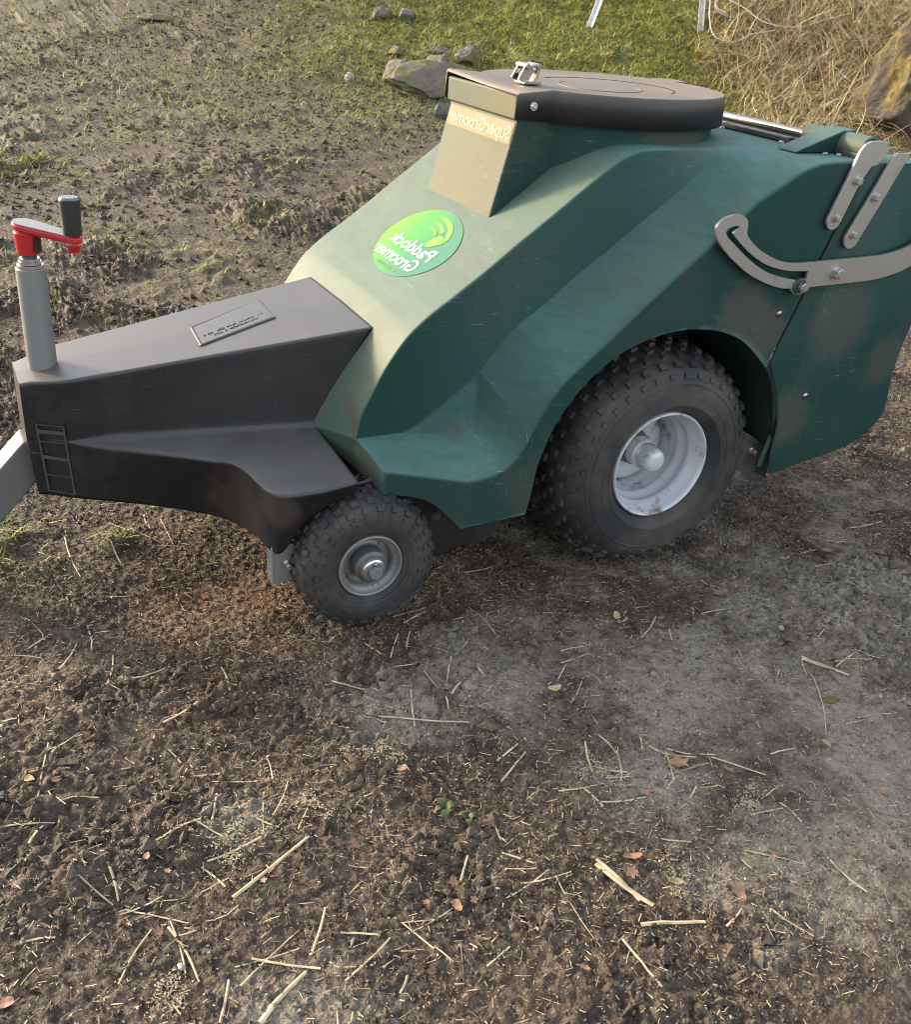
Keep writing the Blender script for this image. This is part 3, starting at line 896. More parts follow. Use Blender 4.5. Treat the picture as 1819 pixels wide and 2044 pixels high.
def add_block(Vs, Fs, o, t, s, n, lt, ls, h, taper=.85):
    base = sum(len(v) for v in Vs)
    pts = []
    for hh, k in ((-.004, 1.06), (h, taper)):
        for a, b in ((-1, -1), (1, -1), (1, 1), (-1, 1)):
            pts.append(o + t * (a * lt / 2 * k) + s * (b * ls / 2 * k) + n * hh)
    Vs.append(np.array(pts))
    Fs.append(np.array([(4, 5, 6, 7), (0, 1, 5, 4), (1, 2, 6, 5), (2, 3, 7, 6), (3, 0, 4, 7)]) + base)

def make_tyre(name, parent, R, rr, hw, yc, cx, cz, rows, seed, lines=()):
    rnd = random.Random(seed)
    prof = tyre_profile(R, rr, hw, yc, 0)
    V, F = lathe_y(prof, 96, cx, cz)
    Vs = [V]; Fs = [F]
    P = np.array(prof)
    Ls = np.concatenate([[0], np.cumsum(np.hypot(*np.diff(P, axis=0).T))]); Ls /= Ls[-1]
    for (f, cnt, lt, ls, h, ph) in rows:
        r = np.interp(f, Ls, P[:, 0]); y = np.interp(f, Ls, P[:, 1])
        r2_ = np.interp(f + .01, Ls, P[:, 0]); y2 = np.interp(f + .01, Ls, P[:, 1]); r1 = np.interp(f - .01, Ls, P[:, 0]); y1 = np.interp(f - .01, Ls, P[:, 1])
        sr, sy = r2_ - r1, y2 - y1; L = math.hypot(sr, sy); sr /= L; sy /= L
        for i in range(cnt):
            a = (i + ph) / cnt * 2 * PI + rnd.uniform(-.006, .006)
            er = np.array([math.cos(a), 0, math.sin(a)]); et = np.array([-math.sin(a), 0, math.cos(a)]); ey = np.array([0, 1.0, 0])
            sv = er * sr + ey * sy; nv = np.cross(sv, et)
            if np.dot(nv, er * max(.2, r - rr) + ey * (y - yc)) < 0: nv = -nv
            o = np.array([cx, 0, cz]) + er * r + ey * y
            hh = h * rnd.uniform(.8, 1.05)
            add_block(Vs, Fs, o, et, sv, nv, lt * rnd.uniform(.9, 1.05), ls * rnd.uniform(.9, 1.05), hh)
    nb = sum(len(v) for v in Vs)
    for (f, rad) in lines:
        r = np.interp(f, Ls, P[:, 0]); y = np.interp(f, Ls, P[:, 1])
        aa = np.linspace(0, 2 * PI, 97)
        pth = np.stack([cx + r * np.cos(aa), np.full(97, y), cz + r * np.sin(aa)], -1)
        v_, f_ = tube_arrays(pth, rad, 5); Fs.append(f_ + nb); Vs.append(v_); nb += len(v_)
    V = np.concatenate(Vs)
    # the tyre is soft where it meets the ground
    low = V[:, 2] < .012
    V[low, 2] = .012 + (V[low, 2] - .012) * .35
    me = mesh_np(name, V, Fs)
    o = link(name, me, parent, [M_rubber]); sharp_by_angle(me, 38)
    return o

def make_big_wheel(sg):
    cx, cz = 0.0, .215
    rim_prof = [(.1125, -.372), (.1135, -.381), (.1115, -.386), (.1085, -.385), (.1060, -.378), (.1035, -.368), (.1015, -.364), (.0985, -.356), (.0950, -.350), (.0945, -.345), (.0965, -.340), (.0965, -.334), (.0930, -.326), (.0890, -.320), (.0885, -.315), (.0905, -.310),
                (.0875, -.304), (.0880, -.298), (.0870, -.290), (.0850, -.280), (.0840, -.262), (.0835, -.22), (.0835, -.19)]
    V, F = lathe_y([(r, y) for r, y in rim_prof], 96, cx, cz)
    w = link("wheel", mesh_np("wheel", V, [F]), root, [M_rim])
    # disc with a stepped edge and one valve hole
    V, F = lathe_y([(.083, -.262), (.081, -.270), (.076, -.2725), (.066, -.276), (.050, -.279), (.036, -.280), (.033, -.283)], 72, cx, cz)
    d = link("wheel_disc", mesh_np("wheel_disc", V, [F]), w, [M_rim])
    V, F = lathe_y([(.036, -.278), (.0345, -.286), (.0325, -.288), (.0315, -.325), (.0305, -.328), (.0290, -.3285), (.0285, -.332), (.0255, -.333), (.0248, -.336), (.0248, -.352), (.0240, -.360), (.0215, -.3655), (.0160, -.3690), (.008, -.3705), (.0, -.371)], 48, cx, cz)
    h = link("hub", mesh_np("hub", V, [F]), w, [M_rim])
    V, F = lathe_y([(.0385, -.2795), (.0375, -.284), (.0350, -.290), (.0335, -.306), (.0320, -.307)], 48, cx, cz)
    link("hub_collar", mesh_np("hub_collar", V, [F]), w, [M_rusty])
    V, F = lathe_y([(.0255, -.3305), (.0272, -.332), (.0276, -.334), (.0258, -.3355)], 48, cx, cz)
    link("hub_ring", mesh_np("hub_ring", V, [F]), w, [M_bolt])
    bm = bmesh.new(); bm_cyl(bm, (cx - .050, -.285, cz - .038), (cx - .046, -.277, cz - .036), .0065, n=16)
    from_bm("valve_hole", bm, w, [M_hole])
    rows = []
    fr = [(.218, 36, .012, .011, .0035, .5), (.272, 36, .015, .014, .0065, 0), (.33, 36, .0165, .016, .0075, .5), (.388, 36, .0165, .0165, .008, 0), (.446, 36, .0165, .0165, .008, .5),
          (.504, 36, .0165, .0165, .008, 0), (.562, 36, .0165, .0165, .008, .5), (.62, 36, .0165, .0165, .008, 0), (.678, 36, .0165, .016, .0075, .5), (.735, 36, .015, .014, .0065, 0)]
    t = make_tyre("tyre", w, .231, .1125, .112, -.288, cx, cz, fr, 3, ((.075, .0012), (.115, .0010), (.175, .0016), (.20, .0008)))
    if sg > 0:
        w.scale = (1, -1, 1)
    return w
make_big_wheel(-1); make_big_wheel(1)

def make_small_wheel(sg):
    cx, cz = -.635, .124
    yb = -.409
    V, F = lathe_y([(.0600, yb + .008), (.0606, yb), (.0596, yb - .003), (.0570, yb - .003), (.0560, yb + .001), (.0545, yb + .005), (.0500, yb + .008), (.0465, yb + .011), (.0450, yb + .020), (.0445, yb + .026), (.0375, yb + .028), (.0330, yb + .027),
                    (.0315, yb + .022), (.0305, yb + .016), (.0290, yb + .0155), (.0280, yb + .022)], 80, cx, cz)
    w = link("wheel", mesh_np("wheel", V, [F]), root, [M_rim2])
    V, F = lathe_y([(.0315, yb + .022), (.0310, yb - .002), (.0300, yb - .0045), (.0245, yb - .004), (.0240, yb - .012), (.0225, yb - .014), (.0, yb - .014)], 48, cx, cz)
    link("hub", mesh_np("hub", V, [F]), w, [M_hubdark])
    V, F = lathe_y([(.0215, yb - .0140), (.0218, yb - .0155), (.0205, yb - .0172), (.0125, yb - .0172)], 40, cx, cz)
    link("axle_washer", mesh_np("axle_washer", V, [F]), w, [M_bolt])
    bm = bmesh.new(); bm_cyl(bm, (cx, yb - .013, cz), (cx, yb - .030, cz), .0118, n=32)
    ax = from_bm("axle_end", bm, w, [M_galv], smooth=True, angle=40); bevel(ax, .0012, 2, 50)
    # cotter pin
    for q in (((cx, yb - .021, cz + .013), (cx, yb - .021, cz - .013), (cx - .001, yb - .020, cz - .022), (cx - .003, yb - .018, cz - .031)),
              ((cx + .002, yb - .021, cz + .013), (cx + .002, yb - .021, cz - .013), (cx + .005, yb - .020, cz - .022), (cx + .009, yb - .018, cz - .030))):
        v_, f_ = tube_arrays(q, .0009, 6); link("cotter_pin", mesh_np("cotter_pin", v_, [f_]), w, [M_bolt])
    bm = bmesh.new(); bmesh.ops.create_uvsphere(bm, u_segments=14, v_segments=8, radius=.0042, matrix=Matrix.Translation((cx + .001, yb - .021, cz + .0145)))
    from_bm("cotter_eye", bm, w, [M_chrome], smooth=True)
    for k_ in range(4):
        a = k_ * PI / 2 + .75
        if k_ == 1: a += .0
        hex_bolt(w, (cx + .0405 * math.cos(a), yb + .0265, cz + .0405 * math.sin(a)), (0, -1, 0), .0042, .005, M_bolt, False)
    rows = []
    for f, cnt, lt, ls, h, ph in ((.165, 26, .0105, .0045, .0022, 0), (.215, 26, .0115, .006, .003, 0), (.275, 26, .0135, .012, .0042, 0), (.355, 26, .015, .014, .005, .5), (.44, 26, .014, .014, .005, 0),
                                  (.52, 26, .014, .014, .005, .5), (.60, 26, .014, .014, .005, 0), (.68, 26, .0145, .013, .0045, .5), (.75, 26, .012, .010, .003, 0)):
        rows.append((f, cnt, lt, ls, h, ph))
    make_tyre("tyre", w, .1275, .0600, .049, yb + .040, cx, cz, rows, 5, ((.06, .0010), (.10, .0006)))
    if sg > 0: w.scale = (1, -1, 1)
    return w
M_hubdark = painted_metal("hub_grey", (.12, .12, .12), .5, .5, .4)
M_rim2 = painted_metal("grey_rim_paint", (.24, .235, .23), .5, .5, .3)
make_small_wheel(-1); make_small_wheel(1)

# ---- rear door with side cheeks
DOOR = [(.199, .424), (.208, .455), (.233, .520), (.248, .563), (.270, .627), (.293, .690), (.315, .748), (.332, .797), (.345, .801), (.44, .800), (.54, .792), (.60, .76), (.618, .69), (.608, .60), (.575, .50),
        (.560, .42), (.556, .363), (.562, .31), (.563, .285), (.557, .266), (.545, .250), (.528, .236), (.507, .222), (.482, .210), (.45, .2015), (.42, .196), (.351, .186), (.268, .170), (.258, .22), (.258, .285), (.238, .350), (.214, .395)]
bm = bmesh.new()
for sg in (-1, 1):
    vs = [bm.verts.new((x, sg * .4195, z)) for x, z in DOOR]
    bm.faces.new(vs if sg < 0 else vs[::-1])
bm.verts.ensure_lookup_table()
nD = len(DOOR)
for i in range(8, 17):
    bm.faces.new((bm.verts[i], bm.verts[i + 1], bm.verts[nD + i + 1], bm.verts[nD + i]))
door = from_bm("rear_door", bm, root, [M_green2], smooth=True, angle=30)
solidify(door, .007, -1)
bevel(door, .006, 3, 35)
dome(door, (.312, -.4205, .344), (0, -1, 0), .0075, M_chrome)
dome(body, (.189, -.4205, .526), (0, -1, 0), .0075, M_chrome)
for p in ((.305, -.032, .8055), (.303, -.216, .8055), (.297, -.338, .8055), (.316, -.356, .8055)):
    dome(body, p, (0, 0, 1), .0085, M_chrome)

# ---- hinge
bm = bmesh.new(); bm_cyl(bm, (.350, -.425, .823), (.350, .425, .823), .0075, n=20)
rod = from_bm("hinge_rod", bm, root, [M_chrome], smooth=True, angle=40)
for y0, y1 in ((-.402, -.335), (-.292, -.238), (.238, .292), (.335, .402)):
    bm = bmesh.new(); bm_cyl(bm, (.346, y0, .822), (.346, y1, .822), .0225, n=28)
    t_ = from_bm("hinge_tube", bm, root, [M_green2], smooth=True, angle=40); bevel(t_, .003, 2, 50)
for s_ in (-1, 1):
    bm = bmesh.new()
    pr = [(.225, .8065), (.228, .810), (.335, .846), (.365, .847), (.367, .836), (.33, .83), (.33, .806)]
    bm_prism_xz(bm, pr, s_ * .285, s_ * .338)
    st_ = from_bm("hinge_strap_cover", bm, root, [M_green2]); bevel(st_, .003, 2)
bm = bmesh.new(); bm_box(bm, (.345, 0, .809), (.05, .80, .012)); rl = from_bm("rear_rail", bm, root, [M_dkgreen]); bevel(rl, .003, 2)
bm = bmesh.new(); bm_box(bm, (.312, -.0, .8115), (.018, .46, .010)); rs = from_bm("seal_strip", bm, root, [M_dkmetal]); bevel(rs, .002, 2)

def plate_xz(name, pts, y0, th, mat, parent, hole=None, smooth_n=0):
    if smooth_n: pts = [tuple(p) for p in np.array(closed_smooth(pts, smooth_n))]
    bm = bmesh.new()
    bm_prism_xz(bm, pts, y0, y0 - th)
    bmesh.ops.triangulate(bm, faces=[f for f in bm.faces if len(f.verts) > 4])
    o = from_bm(name, bm, parent, [mat]); bevel(o, .0012, 2, 50); return o
def closed_smooth(pts, n):
    K = np.array(pts, float); m = len(K); out = []
    for i in range(m):
        p0, p1, p2, p3 = K[(i - 1) % m], K[i], K[(i + 1) % m], K[(i + 2) % m]
        for j in range(n):
            t = j / n
            out.append(.5 * ((2 * p1) + (-p0 + p2) * t + (2 * p0 - 5 * p1 + 4 * p2 - p3) * t * t + (-p0 + 3 * p1 - 3 * p2 + p3) * t ** 3))
    return out
def open_smooth(pts, n):
    return [tuple(p) for p in crv([(a, b, 0) for a, b in pts], n)[:, :2]]

def capsule_plate(name, a, b, r, extra=None):
    a = Vector(a); b = Vector(b); d = (b - a).normalized(); nrm = Vector((-d.y, d.x)); pts = []
    for i in range(13):
        t = PI / 2 + PI * i / 12; v = a + d * (math.cos(t) * r) + nrm * (math.sin(t) * r); pts.append((v.x, v.y))
    if extra is None:
        for s_ in (-1, 1): v = b + nrm * (s_ * r); pts.append((v.x, v.y))
    else: pts += extra
    o = plate_xz(name, pts, -.424, .006, M_plate, root); return o
s1 = capsule_plate("hinge_strap", (.2645, .7015), (.30, .79), .0175, [(.3085, .770), (.326, .797), (.340, .800), (.353, .811), (.358, .826), (.352, .838), (.338, .842), (.312, .841), (.300, .836), (.290, .824), (.282, .80)])
hex_bolt(s1, (.2690, -.430, .706), (0, -1, 0), .0072, .007, M_bolt)
hex_bolt(s1, (.2985, -.430, .773), (0, -1, 0), .0080, .008, M_bolt)
s2 = capsule_plate("hinge_strap", (.322, .665), (.392, .815), .0185, [(.378, .815), (.388, .820), (.420, .820), (.417, .812)][::-1])
hex_bolt(s2, (.3235, -.430, .673), (0, -1, 0), .0072, .007, M_bolt)
hex_bolt(s2, (.3560, -.430, .742), (0, -1, 0), .0080, .008, M_bolt)

outer = open_smooth([(.000, .666), (-.015, .683), (-.019, .701), (-.007, .714), (.012, .720), (.033, .720), (.047, .711), (.051, .699), (.054, .684), (.077, .665), (.106, .649), (.149, .633), (.194, .628), (.266, .629), (.387, .632), (.433, .637), (.482, .650), (.60, .70)], 5)
lower = open_smooth([(.615, .655), (.498, .608), (.464, .596), (.404, .585), (.327, .582), (.234, .580)], 4) + open_smooth([(.230, .573), (.212, .567), (.196, .570), (.186, .580)], 4) + \
        open_smooth([(.180, .5805), (.158, .583), (.118, .595), (.071, .616), (.023, .647)], 4)
slot = open_smooth([(.003, .690), (.006, .697), (.017, .701), (.034, .702)], 3) + open_smooth([(.034, .696), (.022, .688), (.041, .671), (.071, .650), (.112, .629), (.161, .616), (.193, .6125), (.220, .6115)], 4) + \
       open_smooth([(.2205, .597), (.207, .594), (.158, .603), (.115, .616), (.070, .640), (.031, .667), (.010, .682)], 4)
def holed_plate(name, out, hole, y0, th, mat, parent):
    bm = bmesh.new()
    def loop(pts, y):
        vs = [bm.verts.new((p[0], y, p[1])) for p in pts]
        es = [bm.edges.new((vs[i], vs[(i + 1) % len(vs)])) for i in range(len(vs))]
        return vs, es
    faces = []
    L = {}
    for y in (y0, y0 - th):
        v1, e1 = loop(out, y); v2, e2 = loop(hole, y)
        bmesh.ops.triangle_fill(bm, edges=e1 + e2, use_beauty=True)
        L[y] = (v1, v2)
    for q in (0, 1):
        a_, b_ = L[y0][q], L[y0 - th][q]
        for i in range(len(a_)):
            j = (i + 1) % len(a_); bm.faces.new((a_[i], a_[j], b_[j], b_[i]))
    o = from_bm(name, bm, parent, [mat]); return o
la = holed_plate("latch_arm", outer + lower, slot, -.432, .006, M_plate, root)
hex_bolt(la, (.294, -.438, .604), (0, -1, 0), .0115, .012, M_bolt)
bm = bmesh.new(); bm_cyl(bm, (.206, -.423, .584), (.206, -.442, .584), .0155, n=28)
bs = from_bm("pivot_bush", bm, la, [M_dkmetal], smooth=True, angle=40); bevel(bs, .0015, 2, 50)
hex_bolt(la, (.206, -.442, .584), (0, -1, 0), .0095, .010, M_bolt, False)

# ---- brackets and skids near the ground
br = plate_xz("rear_bracket", [(.15, .262), (.203, .262), (.224, .252), (.262, .228), (.268, .220), (.267, .160), (.262, .152), (.250, .149), (.205, .175), (.15, .2)], -.376, .006, M_dkmetal, root)
hex_bolt(br, (.236, -.383, .215), (0, -1, 0), .006, .014, M_bolt)
bm = bmesh.new()
bm_box(bm, (-.775, -.356, .128), (.045, .005, .075), Matrix.Rotation(.0, 3, 'Y'))
bm_box(bm, (-.797, -.345, .128), (.005, .030, .075))
fb = from_bm("front_bracket", bm, root, [M_galv]); bevel(fb, .002, 2)
hex_bolt(fb, (-.772, -.359, .129), (0, -1, 0), .006, .014, M_bolt)
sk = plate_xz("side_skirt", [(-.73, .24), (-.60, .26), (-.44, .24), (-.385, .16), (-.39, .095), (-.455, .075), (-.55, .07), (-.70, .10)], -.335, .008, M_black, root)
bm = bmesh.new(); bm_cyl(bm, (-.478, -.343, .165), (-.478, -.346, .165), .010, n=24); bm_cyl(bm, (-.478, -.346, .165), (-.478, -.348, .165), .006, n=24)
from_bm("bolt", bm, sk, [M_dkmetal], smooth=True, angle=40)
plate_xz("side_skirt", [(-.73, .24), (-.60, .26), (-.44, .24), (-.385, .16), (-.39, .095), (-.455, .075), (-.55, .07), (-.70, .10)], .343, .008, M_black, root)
bm = bmesh.new(); bm_box(bm, (-.40, 0, .20), (1.0, .22, .10)); bm_cyl(bm, (0, -.26, .215), (0, .26, .215), .02, n=20); bm_cyl(bm, (-.635, -.38, .124), (-.635, .38, .124), .011, n=16)
from_bm("chassis", bm, root, [M_dkmetal])
bm = bmesh.new(); bm_cyl(bm, (-.36, -.30, .115), (-.36, .30, .115), .055, n=40)
from_bm("brush_roller", bm, root, [M_grip], smooth=True, angle=40)

# ---- printed oval and the name strip
def text_mesh(s, height, width=None, shear=0., offset=0.0):
    cu = bpy.data.curves.new("txt", 'FONT'); cu.body = s; cu.size = 1.0; cu.shear = shear; cu.offset = offset
    cu.resolution_u = 3
    o = bpy.data.objects.new("txt", cu); C.objects.link(o)
    bpy.context.view_layer.update()
    me = o.to_mesh()
    v = np.array([x.co[:] for x in me.vertices]); f = [tuple(p.vertices) for p in me.polygons]
    o.to_mesh_clear(); bpy.data.objects.remove(o); bpy.data.curves.remove(cu)
    return v, f

def place_text(name, s, fn, u0, u1, s0, cap, mat, parent, shear=0, offset=.012, thick=None):
    v, f = text_mesh(s, 1, shear=shear, offset=offset)
    xm, xM = v[:, 0].min(), v[:, 0].max()
    U = u0 + (v[:, 0] - xm) / (xM - xm) * (u1 - u0)
    S = s0 + v[:, 1] / .70 * cap
    P = fn(U, S)
    bm = bmesh.new(); bv = [bm.verts.new(p) for p in P]
    for q in f:
        try: bm.faces.new([bv[i] for i in q])
        except ValueError: pass
    return from_bm(name, bm, parent, [mat])

# oval base follows the curved front
bm = bmesh.new()
UC, SC, UA, SB = -.026, .003, .131, .0895
ringv = []
for rf in (0.02, .25, .5, .75, .96, 1.0):
    aa = np.arange(72) / 72 * 2 * PI
    pts = on_front(UC + UA * rf * np.cos(aa), SC + SB * rf * np.sin(aa), np.full(72, .0008))
    ringv.append([bm.verts.new(p) for p in pts])
for a_, b_ in zip(ringv, ringv[1:]):
    for i in range(72):
        j = (i + 1) % 72; f = bm.faces.new((a_[i], a_[j], b_[j], b_[i])); f.material_index = 1 if b_ is ringv[-1] and False else 0
bm.faces.new(ringv[0])
oval = from_bm("oval_sticker", bm, root, [M_oval, M_ovaledge], smooth=True)
aa = np.linspace(0, 2 * PI, 90)
Vt, Ft = tube_arrays(on_front(UC + UA * np.cos(aa), SC + SB * np.sin(aa), np.full(90, .0006)), .0006, 5)
link("sticker_border", mesh_np("sticker_border", Vt, [Ft]), oval, [M_ovaledge])
fr_ = lambda off: (lambda U, S: on_front(U, S, np.full(len(U), off)))
place_text("lettering", "Paddock", fr_(.0016), -.117, .064, -.0225, .030, M_white, oval, offset=.014)
place_text("lettering", "Groomer", fr_(.0016), -.108, .074, -.0585, .030, M_white, oval, offset=.014)
place_text("small_lettering", "M PED ltd", fr_(.0016), -.064, .018, -.0745, .0075, M_brown, oval, offset=.03)
def blob(name, pts, mat, w=None):
    """tapered stroke in sticker space: pts (u,s,width)"""
    K = crv(pts, 8); L_, R_ = [], []
    T = np.gradient(K[:, :2], axis=0); T /= np.linalg.norm(T, axis=1)[:, None]
    N_ = np.stack([-T[:, 1], T[:, 0]], -1)
    a_ = K[:, :2] + N_ * K[:, 2:3] / 2; b_ = K[:, :2] - N_ * K[:, 2:3] / 2
    A_ = on_front(a_[:, 0], a_[:, 1], np.full(len(a_), .0016)); B2 = on_front(b_[:, 0], b_[:, 1], np.full(len(b_), .0016))
    bm = bmesh.new(); va = [bm.verts.new(p) for p in A_]; vb = [bm.verts.new(p) for p in B2]
    for i in range(len(va) - 1): bm.faces.new((va[i], va[i + 1], vb[i + 1], vb[i]))
    return from_bm(name, bm, oval, [mat])
blob("swoosh", [(.002, .076, .001), (-.035, .074, .008), (-.066, .066, .012), (-.086, .052, .013), (-.095, .038, .012), (-.093, .026, .007), (-.086, .020, .002)], M_lime)
blob("swoosh", [(-.002, .061, .001), (-.030, .059, .006), (-.050, .054, .008), (-.066, .046, .008)], M_lime)
blob("swoosh", [(-.005, .046, .001), (-.028, .044, .005), (-.042, .041, .006), (-.053, .035, .006)], M_lime)
blob("swoosh", [(-.0585, .006, .004), (-.062, .012, .020), (-.070, .021, .027), (-.079, .030, .025), (-.086, .037, .006)], M_lime)

# name strip on the chute face (x,z line from (-.263,.826) to (-.309,.638))
def on_chute(U, S, off=.0016):
    d = np.array([-.046, -.188]); L = np.hypot(*d); d = d / L
    x = -.263 + d[0] * (-S); z = .826 + d[1] * (-S)
    nrm = np.array([-d[1], d[0]]); nrm = nrm * (-1 if nrm[0] > 0 else 1)
    return np.stack([x + nrm[0] * off, U, z + nrm[1] * off], -1)
bm = bmesh.new()
q = on_chute(np.array([-.131, .129, .129, -.131]), np.array([-.002, -.002, -.0395, -.0395]), .0008)
bm.faces.new([bm.verts.new(p) for p in q])
strip_ = from_bm("name_strip", bm, root, [M_label]); 
place_text("lettering", "SuperGroomer", lambda U, S: on_chute(U, S, .0016), -.127, .126, -.032, .024, M_yellow, strip_, offset=.012)

# ------------------------------------------------------------------ stones
def stone_mat(name, base, moss=0., mosscol=(.09, .085, .015)):
    t = NT(name)
    n = t.noise(6, 6, .65); n2 = t.noise(40, 5, .7)
    c = t.ramp(n, [(.3, tuple(b * .55 for b in base)), (.7, base)])
    c = t.mix(t.ramp(n2, [(.45, 0), (.75, .6)]), c, tuple(b * 1.5 for b in base))
    if moss: c = t.mix(t.ramp(t.noise(4.5, 6, .7), [(.62 - moss * .35, 0), (.70 - moss * .3, 1)]), c, t.mix(t.ramp(t.noise(30, 4), [(.4, 0), (.6, 1)]), mosscol, tuple(m * 1.9 for m in mosscol)))
    t.set("Base Color", c); t.set("Roughness", .85)
    b = t.bump(n2, .8, .02); t.bump(t.noise(120, 4), .4, .004, b)
    return t.m
M_stone = stone_mat("grey_stone", (.15, .145, .135), .3)
M_slab = stone_mat("brown_slab_stone", (.17, .14, .105), .35)
M_mossy = stone_mat("mossy_stone", (.17, .15, .12), .55, (.10, .075, .015))
M_pale = stone_mat("pale_stone", (.50, .47, .44))
M_boulder = stone_mat("lichen_boulder", (.070, .054, .040), .42, (.080, .058, .012))

def stone(name, pos, size, mat, seed, rz=0, sink=.3, sub=4, flat_=.0, shape=None):
    bm = bmesh.new()
    bmesh.ops.create_icosphere(bm, subdivisions=sub, radius=.5)
    r = random.Random(seed)
    planes = [(Vector((r.gauss(0, 1), r.gauss(0, 1), r.gauss(0, 1))).normalized(), r.uniform(.26, .42)) for _ in range(13)]
    from mathutils import noise as mn
    for v in bm.verts:
        p = v.co.copy()
        for nn, d_ in planes:
            e = p.dot(nn) - d_
            if e > 0: p -= nn * e * .96
        p += p.normalized() * (mn.fractal(p * 5 + Vector((seed, 0, 0)), .8, 2.1, 6) * .045)
        if shape: p = shape(p)
        v.co = Vector((p.x * size[0] * 1.15, p.y * size[1] * 1.15, p.z * size[2] * 1.15))
    o = from_bm(name, bm, None, [mat], smooth=True)
    z = gh(pos[0], pos[1])
    o.location = (pos[0], pos[1], z + size[2] * (.5 - sink)); o.rotation_euler = (0, 0, rz)
    return o
ST = [
    ((2.02, 5.86), (.15, .12, .15), M_stone, "upright rounded grey stone at the top of the slope, left of a twin stone", .25),
    ((2.12, 5.72), (.14, .12, .12), M_stone, "pointed brown grey stone at the top of the slope, right of its twin", .25),
    ((.61, 7.05), (.24, .16, .08), M_mossy, "low flat mossy stone alone in the grass at the far upper left", .3),
    ((1.36, 4.86), (.10, .07, .06), M_pale, "small whitish stone lying on the green turf", .2),
    ((1.63, 4.72), (.21, .18, .18), M_stone, "round blue grey stone just left of the big slab", .25),
    ((2.13, 4.72), (.15, .16, .17), M_stone, "bare grey stone standing behind the far end of the slab", .25),
    ((1.98, 4.80), (.19, .15, .14), M_mossy, "orange mossy stone behind the slab beside a bare one", .25),
    ((1.56, 3.85), (.12, .11, .13), M_stone, "grey stone close to the front of the hopper chute, below the slab", .2),
    ((1.83, 5.2), (.14, .12, .09), M_mossy, "half buried dark stone in turf above the round grey stone", .4),
    ((2.06, 5.02), (.15, .10, .07), M_stone, "flat grey stone sunk in turf uphill of the slab", .4),
]
for i, (p, s, m, lab, sk_) in enumerate(ST):
    o = stone("stone", p, (s[0] * 1.1, s[1], s[2] * .92), m, 20 + i, rz=i * 1.3, sink=sk_ + .08, sub=4); tag(o, lab, "stone", "stones on the grassy bank")
o = stone("stone_slab", (1.74, 4.36), (.72, .40, .12), M_slab, 55, rz=.55, sink=.12, sub=5)
o.rotation_euler = (.34, -.14, .50)
tag(o, "large flat brown stone slab tilted against the turf behind the chute", "stone", "stones on the grassy bank")
def bshape(p):
    return Vector((p.x * (1 - .35 * (p.z + .5)) + .18 * (p.z + .5), p.y * (1 - .3 * (p.z + .5)), p.z))
o = stone("boulder", (3.73, 2.38), (.98, .74, .98), M_boulder, 81, rz=.4, sink=.2, sub=6, shape=bshape)
tag(o, "tall leaning boulder covered in golden lichen and moss among dry grass at the right edge", "boulder")

# ------------------------------------------------------------------ fence stakes and wire
def stake(base, top, w, lab):
    b = Vector(base); t_ = Vector(top); d = (t_ - b).normalized()
    a_ = Vector((.55, -.83, 0)); n_ = d.cross(a_).normalized(); a_ = n_.cross(d).normalized()
    bm = bmesh.new()
    prof = [(-w, 0), (0, 0), (0, -w), (.004, -w), (.004, .004), (-w, .004)]
    prof = [(p[0] * .7 - p[1] * .7, -abs(p[0]) * .35 - abs(p[1]) * .35 + (0 if i < 3 else .004)) for i, p in enumerate(prof)]
    ring0 = [bm.verts.new(b + a_ * p[0] + n_ * p[1]) for p in prof]; ring1 = [bm.verts.new(t_ + a_ * p[0] + n_ * p[1]) for p in prof]
    for i in range(6): bm.faces.new((ring0[i], ring0[(i + 1) % 6], ring1[(i + 1) % 6], ring1[i]))
    bm.faces.new(ring0); bm.faces.new(ring1)
    o = from_bm("fence_stake", bm, None, [flat("stake_white", (.62, .62, .66), .35, .3)])
    o["label"] = lab; o["category"] = "fence stake"; o["group"] = "angled fence stakes on the bank"
    return o
z1 = gh(3.07, 4.70); z2 = gh(3.54, 4.12)
stake((3.05, 4.70, z1 - .02), (3.33, 4.80, z1 + .62), .030, "white angle stake leaning right, standing in green moss")
stake((3.55, 4.12, z2 - .02), (3.44, 4.10, z2 + .72), .026, "pale angle stake standing in dry grass with loose wire around it")
wire_m = flat("wire_white", (.62, .62, .55), .5)
def wire(pts, r, lab):
    P = crv(pts, 10); Vt, Ft = tube_arrays(P, r, 6)
    o = link("fence_wire", mesh_np("fence_wire", Vt, [Ft]), None, [wire_m]); tag(o, lab, "wire", "loose electric fence wire"); return o
zb = gh(3.7, 4.0)
wire([(3.53, 4.06, z2 + .35), (3.60, 4.00, z2 + .22), (3.72, 3.93, zb + .12), (3.80, 3.80, zb + .05), (3.95, 3.66, zb + .04), (4.15, 3.62, zb + .10), (4.32, 3.6, zb + .14)], .0045, "pale wire running from the upright stake down over the dry grass")
wire([(3.53, 4.06, z2 + .25), (3.46, 3.95, z2 + .10), (3.45, 3.85, z2 - .01), (3.56, 3.78, z2 - .03), (3.66, 3.75, z2 + .02), (3.80, 3.70, z2 + .05)], .004, "thin wire looping round the foot of the upright stake")
cp = []
for i in range(60):
    a = i / 60 * 2 * PI * 3.2; rr_ = .20 + .03 * math.sin(i * 1.7)
    cp.append((3.86 + rr_ * math.cos(a) * .9 + .02 * math.sin(i), 4.22 + rr_ * math.sin(a) * .5, gh(3.86, 4.22) + .10 + .13 * math.sin(a) + .01 * math.cos(i * 2.1)))
Vt, Ft = tube_arrays(crv(cp, 3), .0035, 6)
o = link("fence_wire", mesh_np("fence_wire", Vt, [Ft]), None, [wire_m]); tag(o, "tangled coil of pale fence wire lying on the dry grass", "wire", "loose electric fence wire")

